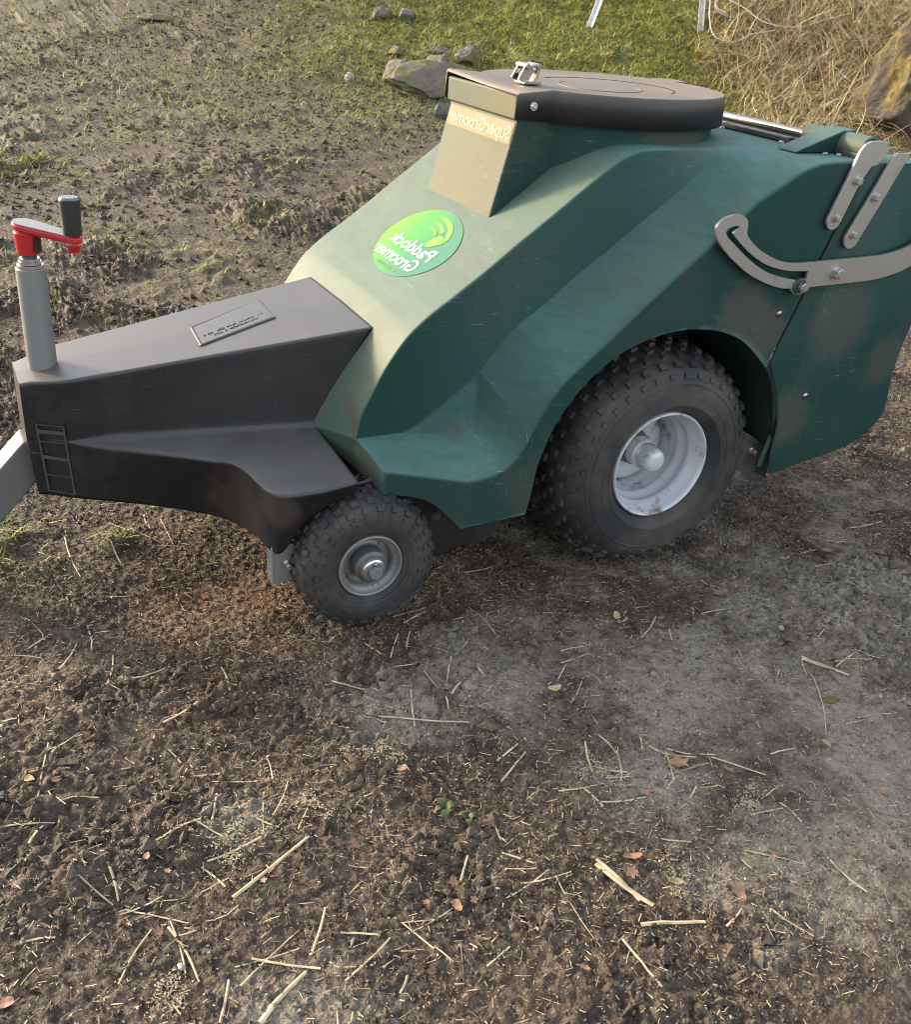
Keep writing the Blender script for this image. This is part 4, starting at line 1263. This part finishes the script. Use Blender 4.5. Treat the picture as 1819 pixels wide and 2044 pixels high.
# ------------------------------------------------------------------ straw, leaves, litter
def straw_mat(name, c1, c2, sc=40):
    t = NT(name)
    info = t.n.new("ShaderNodeObjectInfo").outputs["Random"]
    c = t.mix(t.ramp(t.noise(sc, 3), [(.35, 0), (.65, 1)]), c1, c2)
    t.set("Base Color", c); t.set("Roughness", .6); t.set("Specular IOR Level", .3)
    return t.m
M_straw = straw_mat("pale_straw", (.60, .52, .35), (.36, .27, .16))
M_litter = straw_mat("chaff", (.55, .45, .29), (.17, .11, .065), 60)
M_grass = straw_mat("grass_green", (.13, .17, .025), (.45, .42, .09), 9)
M_dry = straw_mat("dry_grass", (.52, .39, .21), (.27, .19, .10), 5)
M_dry2 = straw_mat("pale_dry_grass", (.66, .58, .38), (.40, .34, .19), 6)

def stalk_arrays(P, w, th=.3):
    """flattened stalk following points P"""
    P = np.asarray(P); k_ = len(P)
    T = np.gradient(P, axis=0); T /= np.linalg.norm(T, axis=1)[:, None] + 1e-9
    U = np.stack([-T[:, 1], T[:, 0], np.zeros(k_)], -1); U /= np.linalg.norm(U, axis=1)[:, None] + 1e-9
    W = np.full(k_, w) if np.isscalar(w) else np.asarray(w)
    up_ = np.array([0, 0, 1.0])
    V = np.concatenate([np.stack([P[i] - U[i] * W[i] / 2, P[i] + up_ * W[i] * th / 2, P[i] + U[i] * W[i] / 2, P[i] - up_ * W[i] * th / 2]) for i in range(k_)])
    F = [(i * 4 + j, i * 4 + (j + 1) % 4, i * 4 + 4 + (j + 1) % 4, i * 4 + 4 + j) for i in range(k_ - 1) for j in range(4)]
    F += [(0, 1, 2, 3), (4 * k_ - 4, 4 * k_ - 1, 4 * k_ - 2, 4 * k_ - 3)]
    return V, np.array(F)

STRAWS = [((-1.027,-0.915),(-0.905,-0.858)),((-0.561,-1.051),(-0.529,-1.14)),((-0.562,-1.158),(-0.48,-1.187)),((-0.598,-1.168),(-0.596,-1.247)),((-1.047,-1.1),(-0.977,-1.056)),((-1.088,-1.082),(-1.064,-1.031)),((-1.111,-0.925),(-1.096,-1.02)),((-1.238,-0.687),(-1.2,-0.528)),((-1.199,-0.558),(-1.153,-0.516)),((-0.721,-0.663),(-0.586,-0.723)),((-0.638,-0.604),(-0.674,-0.699)),((0.057,-0.792),(0.094,-0.868)),((0.107,-0.823),(0.158,-0.858)),((0.043,-0.838),(-0.051,-0.965)),((-0.674,-1.041),(-0.6,-1.049)),((-0.624,-1.048),(-0.63,-1.167)),((-0.746,-1.006),(-0.715,-0.968)),((-0.937,-0.796),(-0.895,-0.737)),((-1.059,-0.415),(-0.991,-0.401)),((-1.033,-0.54),(-0.974,-0.521)),((-1.095,-0.419),(-1.072,-0.332)),((-0.913,-0.836),(-0.873,-0.785)),((-0.642,-0.527),(-0.6,-0.464)),((-0.533,-0.553),(-0.484,-0.516)),((-0.268,-0.936),(-0.213,-1.002)),((-0.392,-1.209),(-0.365,-1.263)),((-1.282,-0.689),(-1.213,-0.698)),((-1.054,-1.045),(-0.963,-0.992)),((-0.965,-1.035),(-0.924,-0.975)),((-0.92,-1.019),(-0.876,-1.042)),((-0.94,-1.087),(-0.866,-1.05)),((-0.82,-1.085),(-0.809,-1.112)),((-0.654,-0.928),(-0.663,-0.965)),((-1.207,0.133),(-1.14,0.142)),((-1.091,0.082),(-1.085,-0.071)),((-0.966,0.071),(-0.918,0.01)),((-0.898,0.103),(-0.895,0.002)),((-0.951,-0.139),(-0.892,-0.132)),((-0.582,-0.399),(-0.518,-0.405)),((-0.575,-0.431),(-0.521,-0.411)),((-0.392,-0.313),(-0.316,-0.31)),((-0.184,-0.629),(-0.112,-0.578)),((-0.023,-0.602),(0.039,-0.603)),((-1.249,-0.732),(-1.222,-0.694)),((-1.207,-0.795),(-1.166,-0.864)),((-1.161,-0.796),(-1.159,-0.859)),((-0.35,-1.114),(-0.279,-1.169)),((-0.488,-0.953),(-0.418,-0.97)),((-0.329,-0.9),(-0.36,-0.96)),((-0.404,-0.737),(-0.347,-0.687)),((-1.277,-0.882),(-1.238,-0.891)),((-0.169,-0.964),(-0.122,-0.97)),((0.005,-0.954),(0.078,-0.962)),((0.542,-0.437),(0.627,-0.448)),((0.306,-0.557),(0.411,-0.552)),((-0.605,-0.86),(-0.537,-0.816)),((-0.233,-1.057),(-0.234,-1.101)),((-0.461,-1.205),(-0.427,-1.194)),((-0.345,-0.609),(-0.298,-0.611))]
LEAVES = [([0.063,-0.56],0.028,0),([0.395,-0.509],0.026,0),([-0.739,-0.792],0.013,0),([-0.77,-1.042],0.018,1),([-0.412,-1.169],0.023,1),([-0.33,-0.936],0.028,0),([-0.265,-0.975],0.019,0),([-0.854,-0.896],0.014,1),([-1.113,-0.812],0.013,1),([-0.418,-0.963],0.013,0),([-0.774,-0.655],0.013,1),([-0.512,-1.062],0.024,1),([-0.482,-1.121],0.019,2),([-1.235,-0.603],0.02,2),([-1.2,-0.619],0.016,1),([-1.299,-0.964],0.019,1),([-0.668,-1.186],0.011,1),([-0.113,-0.595],0.013,0),([-0.19,-0.557],0.019,2),([-0.909,-0.223],0.015,0),([-0.876,-0.327],0.014,0),([-0.062,-1.098],0.012,0),([1.0,-0.058],0.036,2),([-0.41,-0.699],0.019,2),([-0.755,-1.002],0.012,0),([-0.526,-1.085],0.016,0),([-0.075,-0.989],0.015,2),([-0.803,-1.022],0.009,0),([-1.018,-1.054],0.008,1),([0.707,-0.258],0.022,1)]
TUFTS = [[-0.5,-0.65],[-0.982,-0.793],[-0.695,-0.651],[-1.127,-1.035],[-0.283,-1.025],[-0.552,-0.693],[-1.009,-0.84],[-0.896,-0.797],[-0.479,-1.123],[0.109,-0.566],[-0.446,-0.89],[-0.753,-0.73]]
def to_px(x, y, z=0.0):
    d = Vector((x, y, z)) - M.translation; f = 2038.4 / d.dot(fwd)
    return 909.5 + f * d.dot(r2), 1022 - f * d.dot(u2)
_seen = {}
def place_words(p):
    x, y = to_px(*p)
    cx = ["far left", "left", "left of centre", "centre", "right of centre", "right", "far right"][int(min(6, max(0, x // 260)))]
    if y < 900: ry = "behind the trailer"
    elif y < 1250 and x < 560: ry = "under the nose"
    elif y < 1330 and x < 1000: ry = "by the small wheel"
    elif y < 1330: ry = "by the big wheel"
    elif y < 1500: ry = "in the upper foreground"
    elif y < 1650: ry = "in the middle foreground"
    elif y < 1800: ry = "in the lower foreground"
    elif y < 1930: ry = "well down the foreground"
    else: ry = "at the bottom border"
    return ry + ", " + cx
def straw_label(a_, b_, w):
    pa, pb = to_px(*a_), to_px(*b_); L_ = math.hypot(pa[0] - pb[0], pa[1] - pb[1])
    an = math.degrees(math.atan2(-(pb[1] - pa[1]), pb[0] - pa[0])) % 180
    o_ = "lying level" if an < 22 or an > 158 else "rising rightward" if an < 68 else "pointing upright" if an < 112 else "falling rightward"
    s_ = ("tiny" if L_ < 45 else "short" if L_ < 75 else "middling" if L_ < 115 else "long"); t_ = "thick" if w > .0034 else "stout" if w > .0027 else "thin" if w < .0020 else "slim"
    m_ = ((a_[0] + b_[0]) / 2, (a_[1] + b_[1]) / 2)
    return s_ + " " + t_ + " straw " + o_ + " " + place_words(m_)
_seen = set()
def ground_line(a, b, bend, n=7, lift=.003):
    a = np.array(a); b = np.array(b); d = b - a; pn = np.array([-d[1], d[0]])
    t = np.linspace(0, 1, n); kk_ = .3 + .4 * abs(math.sin(a[0] * 91 + b[1] * 57))
    shp = np.sin(t * PI) if abs(bend) < .045 else np.minimum(t / kk_, (1 - t) / (1 - kk_))
    xy = a + d * t[:, None] + pn * (bend * shp)[:, None]
    z = ground_h(xy[:, 0], xy[:, 1])
    # a stalk is stiff: it lies on the two highest supports
    ln = np.polyfit(t, z, 1); zz = np.maximum(ln[0] * t + ln[1] + .3 * (z - (ln[0] * t + ln[1])), 0 * z - 1)
    zz = zz + max(0, float((z - zz).max())) * .7 + lift
    return np.column_stack([xy, zz])
big = {0: ("long straight pale straw stalk lying alone on the dark soil, lower left of centre", 2.0), 1: ("thick split flat straw blade on the grey soil, right of centre foreground", 3.2),
       2: ("short thick pale stalk lying level beside the split straw blade", 2.2), 4: ("thick pale straw stalk running out of the bottom edge", 2.4),
       9: ("long thin straight straw lying level across a shorter one", 1.3), 11: ("wide pale flattened straw blade on the dusty soil at the right", 2.6)}
for i, (a_, b_) in enumerate(STRAWS):
    r = random.Random(100 + i)
    w = .0030 * r.uniform(.7, 1.35)
    lab = straw_label(a_, b_, w)
    if lab in _seen: w = .0034 if w < .0027 else .0019; lab = straw_label(a_, b_, w)
    _seen.add(lab)
    if i in big: lab, f_ = big[i]; w = .0030 * f_
    P = ground_line(a_, b_, r.uniform(-.05, .05), 7, w * .3)
    Vt, Ft = stalk_arrays(P, w * np.linspace(1, .7, 7))
    if i in (1, 11, 6):                                # split blades: a second sliver beside the first
        P2 = ground_line((a_[0] + .004, a_[1] + .006), (b_[0] - .012, b_[1] + .014), .03, 7, w * .3); v_, f2 = stalk_arrays(P2, w * .55)
        Ft = np.concatenate([Ft, f2 + len(Vt)]); Vt = np.concatenate([Vt, v_])
    o = link("straw_stalk", mesh_np("straw_stalk", Vt, [Ft], smooth=False), None, [M_straw])
    if i in big: tag(o, lab, "straw", "loose straw stalks")
    else: tag(o, lab, "straw", "loose straw stalks")
rs_ = random.Random(5)
CL = [(-1.0, .05), (-.93, -.05), (-1.18, -.15), (-.42, -.93), (-.36, -.97), (-.66, -.66), (-.60, -.62), (-1.10, -.90), (-.88, -1.05), (-.30, -.60), (.10, -.80), (-.96, -.80), (.30, -.55), (-.52, -.45)]
cnt = 0
while cnt < 120:
    if rs_.random() < .62:
        q_ = CL[rs_.randrange(len(CL))]; x = rs_.gauss(q_[0], .075); y = rs_.gauss(q_[1], .06)
    else: x = rs_.uniform(-1.35, 1.0); y = rs_.uniform(-1.25, .9)
    if -.9 < x < .5 and -.42 < y < .45: continue
    if rs_.random() > .55 + .45 * (y < -.3): continue
    L_ = rs_.uniform(.025, .085); a = rs_.uniform(0, PI)
    p = (x - math.cos(a) * L_ / 2, y - math.sin(a) * L_ / 2); q = (x + math.cos(a) * L_ / 2, y + math.sin(a) * L_ / 2)
    w = rs_.uniform(.0016, .0034)
    if straw_label(p, q, w) in _seen: continue
    _seen.add(straw_label(p, q, w))
    Vt, Ft = stalk_arrays(ground_line(p, q, rs_.uniform(-.05, .05) + (rs_.random() > .8) * rs_.uniform(-.2, .2), 6, w * .25), w)
    o = link("straw_stalk", mesh_np("straw_stalk", Vt, [Ft], smooth=False), None, [M_straw])
    tag(o, straw_label(p, q, w), "straw", "loose straw stalks"); cnt += 1

# fine chaff: nobody could count it
def scatter_strips(name, N, pos, lens, wid, lift, mats, pitch=.25, curl=.3, seg=3, width_taper=.6):
    """vectorised thin blades: pos (N,3) base, heading random"""
    N = len(pos)
    a = RNG.uniform(0, 2 * PI, N); el = np.abs(RNG.normal(0, 1, N)) * pitch if np.isscalar(pitch) else pitch
    L = lens; t = np.linspace(0, 1, seg + 1)
    dx = np.cos(a) * np.cos(el); dy = np.sin(a) * np.cos(el); dz = np.sin(el)
    px, py = -np.sin(a), np.cos(a)
    cv = RNG.normal(0, curl, N); dr = RNG.uniform(0, 1, N)
    V = np.zeros((N, seg + 1, 2, 3), np.float32)
    for i, tt in enumerate(t):
        off = cv * L * tt * tt
        cx = pos[:, 0] + dx * L * tt + px * off; cy = pos[:, 1] + dy * L * tt + py * off
        cz = pos[:, 2] + dz * L * tt - lift * L * tt * tt * dr
        w = wid * (1 - (1 - width_taper) * tt) * .5
        V[:, i, 0] = np.stack([cx - px * w, cy - py * w, cz], -1); V[:, i, 1] = np.stack([cx + px * w, cy + py * w, cz + w * .4], -1)
    base = np.arange(N)[:, None, None] * (seg + 1) * 2
    F = np.array([[2 * i, 2 * i + 1, 2 * i + 3, 2 * i + 2] for i in range(seg)])[None] + base
    me = mesh_np(name, V.reshape(-1, 3), [F.reshape(-1, 4)], smooth=True)
    return link(name, me, None, mats)

N = 120000
d_ = RNG.random(N) ** .8
px = RNG.uniform(-1.5, 2.2, N); py = RNG.uniform(-1.35, 2.2, N)
keep = (fbm(px, py, 4.5, 4, .6, seed=31) + .42 * RNG.random(N) + .12 * smooth(.5, .9, px)) > .60
px, py = px[keep], py[keep]
pz = ground_h(px, py) + .0015
L_ = .0025 + .012 * RNG.random(len(px)) ** 2.2 + .014 * (RNG.random(len(px)) > .94)
o = scatter_strips("straw_chaff", 0, np.stack([px, py, pz], -1), L_, RNG.uniform(.0006, .0017, len(px)), 0, [M_litter], .18, .06, 2, .85)
tag(o, "fine straw chaff and grass bits strewn over the soil", "straw chaff", kind="stuff")
# tufts of pale shavings
tp = []
for (x, y) in TUFTS:
    n_ = 200; cxy = RNG.normal(0, .018, (5, 2)); q_ = RNG.integers(0, 5, n_); tp.append(np.stack([x + cxy[q_, 0] + RNG.normal(0, .008, n_), y + cxy[q_, 1] + RNG.normal(0, .008, n_)], -1))
tp = np.concatenate(tp); tz = ground_h(tp[:, 0], tp[:, 1]) + .001 + RNG.random(len(tp)) * .005
o = scatter_strips("wood_shavings", 0, np.column_stack([tp, tz]), RNG.uniform(.0012, .005, len(tp)), RNG.uniform(.0008, .0026, len(tp)), 0, [flat("shaving_pale", (.40, .34, .22), .8)], .15, .5, 3, .7)
tag(o, "clumps of pale yellowish bedding shavings trodden into the soil", "shavings", kind="stuff")

# gravel and crumbs
def crumbs(name, N, xr, yr, smin, smax, mat, label, cat, seed, maskf=None, pw=2.5, attrs=False):
    r = np.random.default_rng(seed)
    x = r.uniform(*xr, N); y = r.uniform(*yr, N)
    if maskf is not None:
        m = maskf(x, y) > r.random(N); x, y = x[m], y[m]
    n_ = len(x); s = smin + (smax - smin) * r.random(n_) ** pw
    z = ground_h(x, y)
    bv_ = np.array([(1, 0, 0), (-1, 0, 0), (0, 1, 0), (0, -1, 0), (.0, 0, 1), (0, 0, -1)], float)
    bf = np.array([(0, 2, 4), (2, 1, 4), (1, 3, 4), (3, 0, 4), (2, 0, 5), (1, 2, 5), (3, 1, 5), (0, 3, 5)])
    k_ = 6
    a = r.uniform(0, 6.283, n_); ca, sa = np.cos(a)[:, None], np.sin(a)[:, None]
    B = bv_[None] * r.uniform(.5, 1.4, (n_, k_, 1)) + r.uniform(-.35, .35, (n_, k_, 3))
    B = B * r.uniform(.6, 1.25, (n_, 1, 3)) * np.array([1, 1, .75])
    B = np.stack([B[:, :, 0] * ca - B[:, :, 1] * sa, B[:, :, 0] * sa + B[:, :, 1] * ca, B[:, :, 2]], -1)
    V = B * s[:, None, None] + np.stack([x, y, z + s * .2], -1)[:, None]
    F = bf[None] + (np.arange(n_) * k_)[:, None, None]
    me_ = mesh_np(name, V.reshape(-1, 3), [F.reshape(-1, 3)], smooth=False)
    if attrs:
        at = me_.attributes.new("dusty", 'FLOAT', 'POINT'); at.data.foreach_set("value", np.repeat(dusty_f(x, y), k_).astype(np.float32))
        at = me_.attributes.new("sunpool", 'FLOAT', 'POINT'); at.data.foreach_set("value", np.repeat(sunpool_f(x, y), k_).astype(np.float32))
    o = link(name, me_, None, [mat]); tag(o, label, cat, kind="stuff"); return o
vis0 = lambda x, y: ((x < .85 * y + 2.3) & (x > -.14 * y - 1.6))
lump = lambda x, y: .35 + .65 * smooth(.36, .6, fbm(x, y, 4, 4, seed=6))
crumbs("soil_crumbs", 190000, (-1.5, 1.4), (-1.35, 1.2), .0008, .0048, M_soil, "fine angular crumbs of earth all over the trampled ground", "soil crumbs", 41, lump, 2.2, True)
crumbs("soil_clods", 22000, (-1.6, 1.6), (-1.35, 2.0), .003, .0145, M_soil, "larger broken clods of dark earth in the churned parts", "soil clods", 43, lambda x, y: smooth(.45, .62, fbm(x, y, 2.4, 4, .55, seed=6)), 2.6, True)
crumbs("far_clods", 42000, (-2.2, 4.5), (1.2, 8.0), .004, .017, M_soil, "dark clods and crumbs over the churned field behind the trailer", "soil clods", 44, lambda x, y: vis0(x, y) * (1 - .75 * grass_mask(x, y)) * (.35 + .65 * smooth(.4, .6, fbm(x, y, 1.6, 3, seed=17))) * (1 - dry_mask(x, y)), 2.4, True)
M_grit = NT("mixed_grit")
_v = M_grit.voro(170); _c = M_grit.n.new("ShaderNodeSeparateColor"); M_grit.l(_v[1], _c.inputs[0])
M_grit.set("Base Color", M_grit.ramp(_c.outputs[0], [(0, (.012, .009, .007)), (.3, (.045, .032, .023)), (.6, (.13, .10, .075)), (.8, (.26, .21, .15)), (1, (.52, .47, .38))]))
M_grit.set("Roughness", .85); M_grit = M_grit.m
crumbs("grit", 70000, (-1.5, 1.5), (-1.35, 1.3), .0006, .0030, M_grit, "flecks of grit, bark and seed of every tone over the trodden earth", "grit", 47, lambda x, y: .3 + .7 * smooth(.42, .6, fbm(x, y, 6, 3, seed=18)), 1.8)
crumbs("gravel", 5000, (-1.3, 1.3), (-1.35, .8), .0010, .0050, stone_mat("gravel_grey", (.22, .215, .205)), "small grey gravel trodden into the soil, thickest at the right", "gravel", 42,
       lambda x, y: .18 + .8 * smooth(-.7, .5, x - .4 * y), 3)
# a few pebbles one can pick out
PEB = [((-.13, -.78), .016, M_stone, "round grey pebble on the dusty soil right of centre"), ((.09, -.70), .014, M_pale, "white pebble right of the dusty patch"), ((-.33, -.80), .015, M_stone, "dark grey pebble beside the straw pile"),
       ((1.0, -.07), .030, M_slab, "flat brownish stone lying off the rear corner of the trailer"), ((.18, -.74), .013, M_stone, "small blue grey pebble at the right"), ((-1.11, -.99), .012, M_pale, "whitish pebble near the bottom left corner"),
       ((.02, -.90), .022, M_mossy, "rust brown stone half sunk in the grey soil"), ((.47, -.62), .030, M_mossy, "rust brown lump at the right edge")]
for i, (p, s, m, lab) in enumerate(PEB):
    o = stone("pebble", p, (s, s * .8, s * .6), m, 300 + i, rz=i, sink=.25, sub=2); tag(o, lab, "pebble", "loose pebbles")

# leaves
M_leaf = [straw_mat("leaf_orange", (.33, .19, .12), (.22, .12, .075), 60), straw_mat("leaf_brown", (.33, .17, .11), (.22, .12, .08), 60), straw_mat("leaf_tan", (.42, .34, .18), (.30, .24, .12), 60)]
LN = ["orange lobed oak leaf", "pinkish brown curled leaf", "pale tan crumpled leaf"]
def leaf(xy, size, kind, seed):
    lab = ("tiny " if size < .011 else "small " if size < .017 else "large ") + LN[kind] + " " + place_words(xy)
    if lab in _seen and seed >= 60: return
    if lab in _seen: size = .0165 if size >= .017 else size * 1.5; lab = ("tiny " if size < .011 else "small " if size < .017 else "large ") + LN[kind] + " " + place_words(xy)
    _seen.add(lab)
    r = random.Random(seed); n_ = 22; pts = []
    for i in range(n_):
        a = i / n_ * 2 * PI
        lob = 1 + (.28 * math.cos(a * 5 + r.uniform(-.3, .3)) if kind == 0 else .10 * math.cos(a * 3 + seed))
        rr_ = lob * (.5 if kind == 0 else .5) * (1 - .15 * math.cos(a)); pts.append((math.cos(a) * rr_ * size * (1 if kind == 0 else 1.1), math.sin(a) * rr_ * size * (.85 if kind == 0 else .62)))
    rz = r.uniform(0, 6.28); cu = r.uniform(1.0, 3.5); tl = (r.uniform(-.35, .35), r.uniform(-.35, .35))
    bm = bmesh.new(); c = bm.verts.new((0, 0, 0))
    vs = []
    mids = []
    for q in (.5, 1.0):
        vs.append([bm.verts.new((x * q, y * q, cu * 6 * ((x * q) ** 2) + .12 * abs(y * q) * (1 + math.sin(x * 300)) + q * r.uniform(0, size * .06))) for x, y in pts])
    for i in range(n_):
        j = (i + 1) % n_; bm.faces.new((c, vs[0][i], vs[0][j])); bm.faces.new((vs[0][i], vs[1][i], vs[1][j], vs[0][j]))
    o = from_bm("fallen_leaf", bm, None, [M_leaf[kind]], smooth=True)
    o.location = (xy[0], xy[1], gh(*xy) + .006); o.rotation_euler = (tl[0], tl[1], rz)
    tag(o, lab, "leaf", "fallen leaves of kind " + ("orange", "brown", "tan")[kind]); return o
for i, (xy, s, kd) in enumerate(LEAVES): leaf(xy, s * 1.05, kd, i)
rl_ = random.Random(77)
for i in range(28):
    x, y = rl_.uniform(-1.2, .7), rl_.uniform(-1.2, -.45); leaf((x, y), rl_.uniform(.006, .012), rl_.choice((0, 1, 1)), 60 + i)

# small green weed in the foreground
bm = bmesh.new(); rw = random.Random(3)
for cx_, cy_, n_, sz in ((-.712, -.884, 4, .024), (-.690, -.915, 3, .020)):
    for i in range(n_):
        a = i / n_ * 2 * PI + rw.uniform(-.3, .3); L_ = sz * rw.uniform(.7, 1.1); z0 = gh(cx_, cy_) + .004
        prev = None
        for j in range(6):
            t_ = j / 5; w = L_ * .22 * math.sin(min(1, t_ * 1.05 + .08) * PI) * (1 + .25 * (j % 2)) + .0006
            c_ = Vector((cx_ + math.cos(a) * L_ * t_, cy_ + math.sin(a) * L_ * t_, z0 + .010 * math.sin(t_ * PI))); s_ = Vector((-math.sin(a), math.cos(a), .1)) * w
            cur = (bm.verts.new(c_ - s_), bm.verts.new(c_ + s_))
            if prev: bm.faces.new((prev[0], cur[0], cur[1], prev[1]))
            prev = cur
weed = from_bm("weed_rosette", bm, None, [straw_mat("weed_green", (.055, .08, .028), (.10, .12, .05), 50)], smooth=True)
tag(weed, "small green toothed weed growing in the bare soil in the foreground", "weed")

# ------------------------------------------------------------------ turf and dry grass
def blades(name, N, xr, yr, maskf, L0, L1, w0, w1, pitch, mats, seed, label, lift=.5, curl=.25, seg=3):
    r = np.random.default_rng(seed)
    x = r.uniform(*xr, N); y = r.uniform(*yr, N)
    m = maskf(x, y) > r.random(N); x, y = x[m], y[m]
    # keep what the picture can plausibly see
    z = ground_h(x, y) - .003
    n_ = len(x)
    ds = np.clip(np.hypot(x + 1.25, y + 1.83) / 5.0, .6, 1.5)
    o = scatter_strips(name, 0, np.stack([x, y, z], -1), r.uniform(L0, L1, n_), r.uniform(w0, w1, n_) * ds, lift, mats, np.clip(r.normal(pitch, .35, n_), .05, 1.5), curl, seg, .25)
    tag(o, label, name.replace("_", " "), kind="stuff"); return o
vis = lambda x, y: ((x > -2.2 + .0 * y) & (x < .85 * y + 2.3) & (x > -.14 * y - 1.6))
bgap = lambda x, y: 1 - .93 * np.exp(-(((x - 3.45) / .55) ** 2 + ((y - 2.05) / .50) ** 2) ** 2)
blades("turf_grass", 560000, (-1.8, 5.5), (.0, 9.0), lambda x, y: grass_mask(x, y) ** 1.2 * vis(x, y) * (1 - .7 * dry_mask(x, y)) * np.clip(1.25 - y * .06, .3, 1), .022, .062, .0028, .0058, .6, [M_grass], 61, "short yellowish green moss and grass over the back of the field")
blades("thatch", 170000, (-1.8, 5.0), (.2, 8.0), lambda x, y: (.16 + .30 * grass_mask(x, y)) * vis(x, y), .015, .06, .0012, .003, .2, [M_litter], 62, "dead thatch and straw bits among the turf", 0, .4)
blades("dry_grass", 60000, (1.8, 7.0), (1.0, 7.5), lambda x, y: dry_mask(x, y) * vis(x, y) * bgap(x, y), .10, .42, .0022, .0055, .55, [M_dry], 63, "long tan dry grass lying matted over the bank", .9, .35, 5)
blades("pale_dry_grass", 26000, (1.8, 7.0), (.9, 7.5), lambda x, y: dry_mask(x, y) * vis(x, y) * bgap(x, y), .12, .5, .002, .005, .45, [M_dry2], 64, "bleached loose grass stems over the dry bank", .5, .5, 5)
blades("dry_tussock", 5000, (2.6, 4.6), (1.6, 3.2), lambda x, y: np.exp(-((x - 2.98) ** 2 + (y - 2.45) ** 2) / .06) * .9, .06, .22, .002, .0045, .9, [M_dry2], 65, "straw coloured tussock of dry grass at the foot of the boulder", .8, .4, 5)
print("objects", len(bpy.data.objects))
